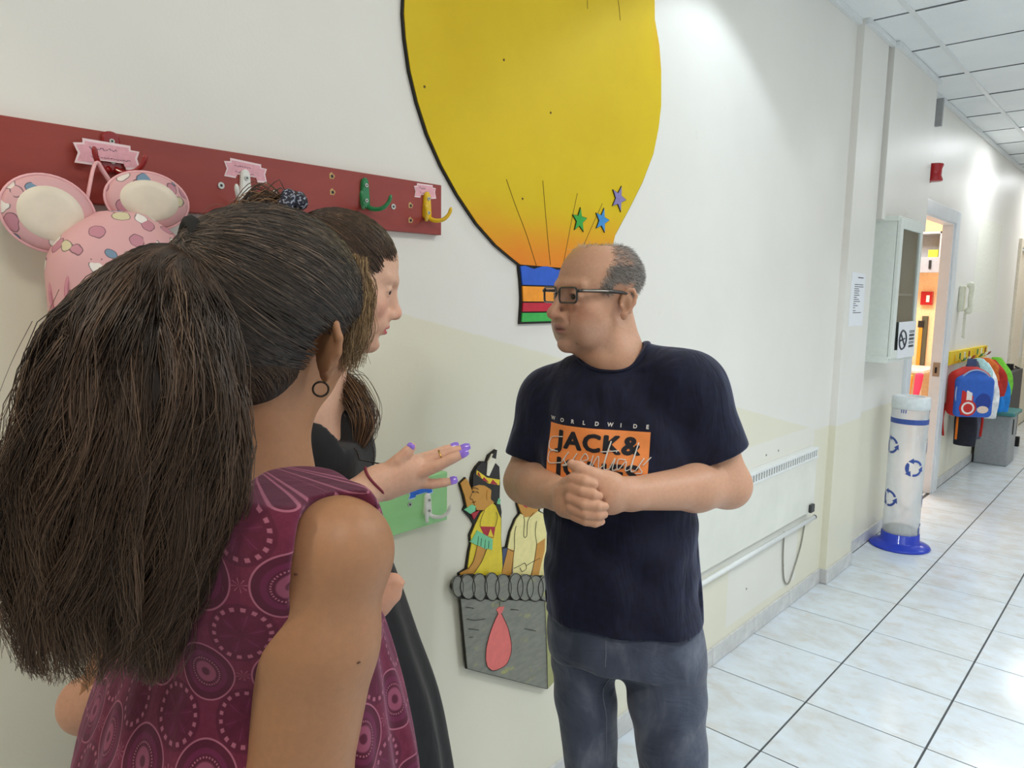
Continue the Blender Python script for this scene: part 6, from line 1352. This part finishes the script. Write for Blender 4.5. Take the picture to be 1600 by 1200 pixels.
# hoop earring
lobe = H1(.0745, -.010, -.012)+(-H1.M[1]*math.cos(math.radians(64))+H1.M[0]*math.sin(math.radians(64)))*.006+H1.M[2]*-.033
V_, F_ = tube_data([lobe+(cr*math.cos(t)*.0070+up*(math.sin(t)*.0070-.0055)+cf*.002*math.cos(t)) for t in np.linspace(0, 2*math.pi, 32, endpoint=False)], .0011, 7, True); mesh('earring', V_, F_, mat('dark_metal_hoop', (60, 52, 46), .2, 1.0, grain=0), body1, True)
# sleeveless top
zlo = .70
FG = Field(np.array([c1[0]-.32, c1[1]-.28, zlo]), np.array([c1[0]+.30, c1[1]+.34, n1[2]+.05]), .004)
ag = math.atan2(t1r[1], t1r[0]); rows1 = []
for p, a, b in (((0.3503, 0.6749, 1.2526), .100, .060), ((0.3493, 0.6718, 1.2302), .140, .080), ((0.3478, 0.6681, 1.2012), .156, .098), ((0.3464, 0.6672, 1.1476), .164, .118), ((0.3418, 0.6627, 1.0958), .172, .135), ((0.3367, 0.6587, 1.0440), .180, .150), ((0.3316, 0.6547, 0.9922), .186, .160), ((0.3230, 0.6486, 0.9080), .195, .170)): rows1.append((p[0], p[1], p[2], a, b, ag))
rows1.append((rows1[-1][0], rows1[-1][1], zlo+.01, .20, .175, ag))
FG.loft(rows1, 2.2, fn=lambda X, Y, Z, u, v: (.0045*np.sin(np.arctan2(v, u)*13+1.5*np.sin(Z*8))+.003*np.sin(np.arctan2(v, u)*29+Z*10))*np.clip((rows1[2][2]-Z)/.16, 0, 1)*np.where(v > .0, 1.0, .45))
FG.cone(np.array((0.3417, 0.6498, 1.2522)), np.array((0.3435, 0.5108, 1.2743)), .040, .037, .03); FG.cone(np.array((0.3346, 0.5516, 1.2627)), np.array((0.3188, 0.5590, 1.2093)), .045, .050, .03); FG.cone(np.array((0.3255, 0.4865, 1.2950)), np.array((0.3013, 0.5115, 1.2697)), .022, .026, .045); FG.cone(np.array((0.3013, 0.5115, 1.2697)), np.array((0.2922, 0.5286, 1.2267)), .026, .028, .06); FG.cone(np.array((0.3079, 0.5225, 1.2707)), np.array((0.2970, 0.5688, 1.2130)), .034, .045, .06); FG.cone(np.array((0.3392, 0.6643, 1.2508)), n1-up*.07-t1r*.15, .040, .040, .03); FG.cone(np.array((0.3486, 0.5743, 1.2660)), np.array((0.3358, 0.5714, 1.2155)), .05, .05, .03)
# neckline and armholes
FG.cone(n1+up*.000-t1f*.0, n1+up*.12, .060, .060, .004, 's'); FG.cone(n1+t1f*.05, n1+up*.12+t1f*.06, .06, .07, .004, 's')
FG.ell(np.array((0.3235, 0.4643, 1.2523)), (.046, .046, .085), np.array([cr, cf, up]), .006, 's'); FG.ell(n1-up*.11-t1r*.20, (.05, .05, .09), np.array([t1r, t1f, up]), .006, 's')
V, Fq = FG.nets(2)
axis_c = np.array([rows1[4][0], rows1[4][1]]); ra = V[:, :2]-axis_c; un = np.arctan2(ra[:, 0]*t1r[0]+ra[:, 1]*t1r[1], -(ra[:, 0]*t1f[0]+ra[:, 1]*t1f[1]))*.158
PAT = np.stack([un+1.0, V[:, 2], np.zeros(len(V))], 1).astype(np.float32)
def top_mat():
    m = bpy.data.materials.new('burgundy_medallion_print'); t = NT(m); at = t.node('ShaderNodeVertexColor', layer_name='Pat').outputs[0]; u, v, _ = t.sep(at); co = t.node('ShaderNodeNewGeometry').outputs['Position']
    Pp, Q = .060, .082
    def cell(ou, ov):
        a = t.math('ADD', t.math('DIVIDE', u, Pp), ou); b = t.math('ADD', t.math('DIVIDE', v, Q), ov)
        return t.math('MULTIPLY', t.math('SUBTRACT', t.math('FRACT', a), .5), Pp), t.math('MULTIPLY', t.math('SUBTRACT', t.math('FRACT', b), .5), Q)
    def rad(x, y): return t.math('SQRT', t.math('ADD', t.math('MULTIPLY', x, x), t.math('MULTIPLY', t.math('MULTIPLY', y, y), .80)))
    def band(r, c, w): return t.math('SUBTRACT', 1.0, t.step(t.math('ABSOLUTE', t.math('SUBTRACT', r, c)), w*.6, w*1.2))
    x1, y1 = cell(0.1, .2); r1 = rad(x1, y1); x2, y2 = cell(.6, .7); r2 = rad(x2, y2); x3, y3 = cell(.6, .2); r3 = rad(x3, y3)
    an1 = t.math('ARCTAN2', y1, x1); an2 = t.math('ARCTAN2', y2, x2); an3 = t.math('ARCTAN2', y3, x3)
    dots = lambda an, n, th0: t.step(t.math('SINE', t.math('MULTIPLY', an, n)), th0, th0+.3)
    base_ = t.ramp(t.noise(co, 140, 4, .7), [(.3, lin((90, 31, 51))), (.7, lin((106, 39, 62)))]); dark, pink, mid = lin((66, 22, 39)), lin((166, 100, 120)), lin((134, 70, 92))
    inside = t.math('SUBTRACT', 1.0, t.step(r1, .0240, .0250)); c = t.mix(t.math('MULTIPLY', inside, .75), base_, dark)
    in2 = t.math('SUBTRACT', 1.0, t.step(r2, .0225, .0240)); c = t.mix(t.math('MULTIPLY', in2, .55), c, dark)
    pet = t.math('MULTIPLY', band(r2, .0105, .0040), dots(an2, 6.0, .1)); c = t.mix(t.math('MULTIPLY', pet, .6), c, lin((92, 30, 60)))
    L_ = t.math('MAXIMUM', band(r1, .0238, .0007), t.math('MULTIPLY', band(r1, .0120, .0007), dots(an1, 34.0, -.1)))
    L_ = t.math('MAXIMUM', L_, t.math('MULTIPLY', band(r2, .0190, .0016), dots(an2, 18.0, .0))); L_ = t.math('MAXIMUM', L_, t.math('MULTIPLY', t.math('MULTIPLY', t.step(r2, .002, .003), t.math('SUBTRACT', 1.0, t.step(r2, .0150, .0160))), dots(an2, 6.0, .93)))
    L_ = t.math('MAXIMUM', L_, t.math('MULTIPLY', t.math('SUBTRACT', 1.0, t.step(r3, .0050, .0058)), dots(an3, 8.0, .75)))
    c = t.mix(t.math('MULTIPLY', L_, .80), c, pink)
    c = t.mix(t.math('MULTIPLY', band(r1, .0064, .0030), .9), c, mid); c = t.mix(band(r1, .0160, .0022), c, lin((94, 32, 62)))
    t.base(c); t.b.inputs['Roughness'].default_value = .85; t.b.inputs['Sheen Weight'].default_value = .25; t.b.inputs['Sheen Tint'].default_value = (.9, .5, .7, 1); t.b.inputs['Specular IOR Level'].default_value = .2
    t.bump(t.math('ADD', t.math('MULTIPLY', t.noise(t.mapping(co, (5, 5, 3)), 3, 3, .5, .6), 6.0), t.math('MULTIPLY', t.noise(co, 500, 3), .4)), .3, .002); return m
top1 = fast_mesh('sleeveless_top', V, Fq, top_mat(), w1, {'Pat': PAT})
# trousers and shoes (below the frame)
FP = Field(np.array([rows1[4][0]-.22, rows1[4][1]-.22, .05]), np.array([rows1[4][0]+.22, rows1[4][1]+.22, .80]), .008); hc_ = np.array([rows1[4][0], rows1[4][1], .74])
for e in (-1, 1): FP.cone(hc_+t1r*e*.08, hc_*[1, 1, 0]+t1r*e*.085+up*.42, .095, .065, .03); FP.cone(hc_*[1, 1, 0]+t1r*e*.085+up*.42, hc_*[1, 1, 0]+t1r*e*.085+up*.07, .065, .045, .02)
FP.build('trousers', mat('dark_trousers', (40, 42, 52), .8), w1)
for e in (-1, 1):
    q = hc_*[1, 1, 0]+t1r*e*.085; Fl = soft(q-.16, q+np.array([.16, .16, .14]), .007); Fl.cone(q+up*.045-t1f*.03, q+up*.03+t1f*.12, .04, .03, .02); Fl.plane((0, 0, .002), (0, 0, -1), q-.3, q+.3); Fl.build('shoe', M_shoe, w1)
# ---- hair: scalp cap, swept strands, tie and long ponytail
RAD1 = (.093, .121, .095); CAP1 = (0, -.012, .030)
tieP = np.array((0.2890, 0.6483, 1.5131)); tl = (H1.loc(tieP)-np.array(CAP1))/np.array(RAD1); tl /= np.linalg.norm(tl)
Fh = Field(H1.o-.19, H1.o+.19, .0035); Fh.ell(H1(*CAP1), np.array((.088, .115, .089))*H1.s, H1.M, .01)
Fh.plane(H1(0, .072, .050), H1.M[1]*.85-H1.M[2]*.45, H1.o-.19, H1.o+.19, .006); Fh.plane(H1(0, -.012, -.038), -H1.M[2]+H1.M[1]*.62, H1.o-.19, H1.o+.19, .006)
Fh.ell(H1(0, -.046, -.040), np.array((.060, .054, .052))*H1.s, H1.M, .02); Fh.plane(H1(0, -.035, -.070), -H1.M[2]*.75+H1.M[1]*.75, H1.o-.19, H1.o+.19, .006)
for e in (-1, 1): Fh.ell(H1(e*.086, -.012, -.026), np.array((.030, .022, .036)), H1.M, .004, 's')
M_hc1 = mat('brown_scalp_hair', (30, 23, 19), .5, grain=.1, gscale=120); hc1 = Fh.build('hair', M_hc1, body1, 2)
g = np.random.default_rng(21); N = 7500
th_ = g.uniform(-math.pi, math.pi, N); lowz = np.where(np.abs(th_) < .7, .28, np.where(np.abs(th_) < 1.2, -.10, np.where(np.abs(th_) < 1.75, -.16, -.78))); lowz = lowz+g.normal(0, .05, N); zz_ = lowz+g.random(N)**1.4*(1.0-lowz)
rr_ = np.sqrt(np.clip(1-np.clip(zz_, -.95, .95)**2, .05, 1)); d0 = np.stack([np.sin(th_)*rr_, np.cos(th_)*rr_*.88, zz_], 1); d1 = np.tile(tl, (N, 1))+g.normal(0, .055, (N, 3))
S = cap_path(H1, CAP1, RAD1, d0, d1, 11, .012, .007, g)
hair_mesh('hair_strands', S, .00058, M_hair, hc1, tones(N, g, (36, 30, 26), (82, 68, 58), (116, 98, 84), .06), 3, .8)
# loose fringe by the temple
N = 800; fr0 = H1(.052, .066, .082); S = []
for k in range(N):
    r_ = g.random(); root = H1(.020+.045*g.random(), .082-.030*r_+g.normal(0, .003), .086-.020*g.random()); mid_ = H1(.066+g.normal(0, .004), .086+g.normal(0, .005)-.03*r_, .045+g.normal(0, .006)); lo_ = H1(.072+g.normal(0, .004), .082+g.normal(0, .007)-.038*r_, .004-.02*g.random()); en = H1(.071+g.normal(0, .005), .072+g.normal(0, .008)-.030*r_, -.012-.040*g.random()**2); S.append(curve([root, mid_, lo_, en], 12))
hair_mesh('fringe_strands', np.array(S), .00050, M_hair, hc1, tones(N, g, (92, 70, 46), (152, 122, 84), (180, 150, 108), .1), 3, .4)
# fine hairs at the nape, lying on the neck
HB = BVHTree.FromPolygons([hc1.matrix_basis.translation+body1.location+w1.location+v.co for v in hc1.data.vertices], [tuple(p.vertices) for p in hc1.data.polygons])
def on_cap(p, l):
    h = HB.find_nearest(Vector(p)); return np.array(h[0])+np.array(h[1])*l
N = 1700; S = []
for k in range(N):
    aa_ = g.uniform(.9, 3.9); ow_ = H1.M[0]*math.sin(aa_)+H1.M[1]*math.cos(aa_); q = H1(.0655*math.sin(aa_)+g.normal(0, .002), -.046+.0600*math.cos(aa_)+g.normal(0, .002), -.022-.085*g.random()*abs(math.sin((aa_-.6)*.55))); d_ = (tieP-q); d_ /= np.linalg.norm(d_); S.append(curve([on_cap(q, .0008), on_cap(q+d_*.018, .0014+.0006*g.random()), on_cap(q+d_*.036+g.normal(0, .0015, 3), .0018+.0008*g.random()), on_cap(q+d_*.060+g.normal(0, .002, 3), .002)], 8))
hair_mesh('nape_strands', np.array(S)[:, ::-1], .00034, M_hair, hc1, tones(N, g, (56, 44, 36), (110, 88, 70)), 3, .15)
V_, F_ = tube_data([tieP+(H1.M[2]*math.cos(t)+np.cross(tl.dot(H1.M), H1.M[2])*math.sin(t))*.0215 for t in np.linspace(0, 2*math.pi, 28, endpoint=False)], .006, 8, True); mesh('hair_tie', V_, F_, mat('black_hair_tie', (16, 14, 14), .8), hc1, True)
# ponytail: guide line with a width that opens out and thins at the ends
GC = np.array([(0.2889, 0.6482, 1.5114), (0.2617, 0.6260, 1.5050), (0.2429, 0.6118, 1.4864), (0.2291, 0.5979, 1.4512), (0.2171, 0.5871, 1.4025), (0.2069, 0.5834, 1.3543), (0.1964, 0.5860, 1.3055), (0.1865, 0.5935, 1.2551), (0.1814, 0.5993, 1.2238), (0.1774, 0.6049, 1.1812)]); HW = np.array([.014, .022, .036, .061, .078, .084, .083, .076, .070, .056]); HDp = np.array([.014, .020, .028, .038, .042, .044, .042, .038, .034, .026])
K = 16; tt = np.linspace(0, 1, K); gi = np.linspace(0, 1, len(GC)); GCs = curve(GC, K); hw_ = np.interp(tt, gi, HW); hd2 = np.interp(tt, gi, HDp)
Tg = np.gradient(GCs, axis=0); Tg /= np.linalg.norm(Tg, axis=1)[:, None]; SD = np.cross(Tg, cf); SD /= np.linalg.norm(SD, axis=1)[:, None]; SD = SD*np.sign(SD.dot(cr))[:, None]; SD[0] = SD[1]
FPn = Field(GCs.min(0)-.10, GCs.max(0)+.10, .005)
for i in range(K-1):
    if i > K-6 or i < 6: continue
    e = (1.0 if i < K-7 else .72)*min(1, .30+.095*i)
    FPn.ell((GCs[i]+GCs[i+1])/2, (max(.008, hw_[i]*.84*e), max(.008, hd2[i]*.72*e), .010+.024*min(1, i/6)), np.array([SD[i], cf, np.cross(SD[i], cf)]), .02)
pt = FPn.build('ponytail_core', mat('ponytail_core_brown', (44, 33, 25), .6, grain=.15, gscale=60), hc1, 2)  # solid dark hair colour behind the strands, closes the gaps
N = 9000; ra_ = np.sqrt(g.random(N)); ra_ = np.where(g.random(N) < .7, .80+.24*g.random(N), ra_); an_ = g.random(N)*2*math.pi
clump = np.sin(an_*9)*.05+np.sin(an_*17+1)*.03; ra_ = ra_+clump
ou, ov = ra_*np.cos(an_), ra_*np.sin(an_); end = .70+.32*g.random(N)**.75+.05*np.cos(an_*3)+.03*np.sin(an_*11); end = np.clip(end, .5, 1.04)
cid = ((an_/(2*math.pi)*44).astype(int) + 44*(g.random(N) < .35)) % 88; cph, cam_, cto, cen = g.random(88)*6.28, g.random(88)*.007+.002, .55+.9*g.random(88), g.normal(0, .045, 88)
S = np.zeros((N, K, 3)); ph1, ph2 = cph[cid]+g.normal(0, .5, N), cph[(cid*7) % 88]+g.normal(0, .5, N); am = cam_[cid]+g.random(N)*.004; end = np.clip(end+cen[cid], .5, 1.05)
for i in range(K):
    t_ = tt[i]*end; f_ = np.clip(t_, 0, 1)*(K-1); i0 = np.clip(f_.astype(int), 0, K-2); fr_ = (f_-i0)[:, None]
    c_ = GCs[i0]*(1-fr_)+GCs[i0+1]*fr_; w_ = (hw_[i0]*(1-fr_[:, 0])+hw_[i0+1]*fr_[:, 0]); d_ = (hd2[i0]*(1-fr_[:, 0])+hd2[i0+1]*fr_[:, 0])
    wob = am*np.sin(t_*16+ph1)*np.clip(t_*3, 0, 1); wob2 = am*.7*np.sin(t_*11+ph2)*np.clip(t_*3, 0, 1)
    S[:, i] = c_+(ou*w_+wob)[:, None]*(SD[i0]*(1-fr_)+SD[i0+1]*fr_)+(ov*d_+wob2)[:, None]*cf
u = g.random((N, 1))**1.2; cA, cB, cC = np.array(lin((44, 33, 27))[:3]), np.array(lin((98, 75, 58))[:3]), np.array(lin((132, 104, 80))[:3]); grp = (.5+.5*np.sin(an_*13+2*np.sin(an_*5)))[:, None]
c0_ = cA*(1-u*.8*grp)+cB*u*.8*grp; tipw = np.linspace(0, 1, K)[None, :, None]**1.6; c0_ = c0_*cto[cid][:, None]; cols = c0_[:, None, :]*(1-.45*tipw)+((cB+cC)/2)[None, None, :]*.45*tipw*(.5+u[:, None, :])
S += g.normal(0, .0009, S.shape)*np.linspace(0, 1.6, K)[None, :, None]
hair_mesh('ponytail_strands', S, .00054+.00026*g.random(N), M_hair, hc1, cols, 3, .25)
# flyaways
N = 260; S = []
for k in range(N):
    i = 3+int(g.random()*(K-8)); sd = 1 if g.random() < .4 else -1; b = GCs[i]+cr*sd*hw_[i]*(.86+.1*g.random())+cf*g.normal(0, .6)*hd2[i]; d_ = (GCs[i+2]-GCs[i]); ou_ = cr*sd*(.006+.012*g.random())
    S.append(curve([b, b+d_*.5+ou_*.6, b+d_*1.1+ou_+g.normal(0, .004, 3), b+d_*1.4+ou_*.5+g.normal(0, .006, 3)], 10))
for k in range(200):
    d_ = g.normal(0, 1, 3); d_[2] = abs(d_[2])+.3; d_ /= np.linalg.norm(d_); b = np.array(CAP1)+d_*np.array(RAD1)*1.0; P0 = H1(*b); P1 = H1(*(b*1.0+d_*.010)); tv = tieP-P0; tv /= np.linalg.norm(tv); S.append(curve([P0, P1+tv*.012+g.normal(0, .002, 3), P1+tv*.03+g.normal(0, .004, 3), P0+tv*.05+g.normal(0, .006, 3)], 10))
hair_mesh('flyaway_strands', np.array(S), .00028, M_hair, hc1, tones(len(S), g, (70, 54, 42), (140, 112, 86)), 3, .4)
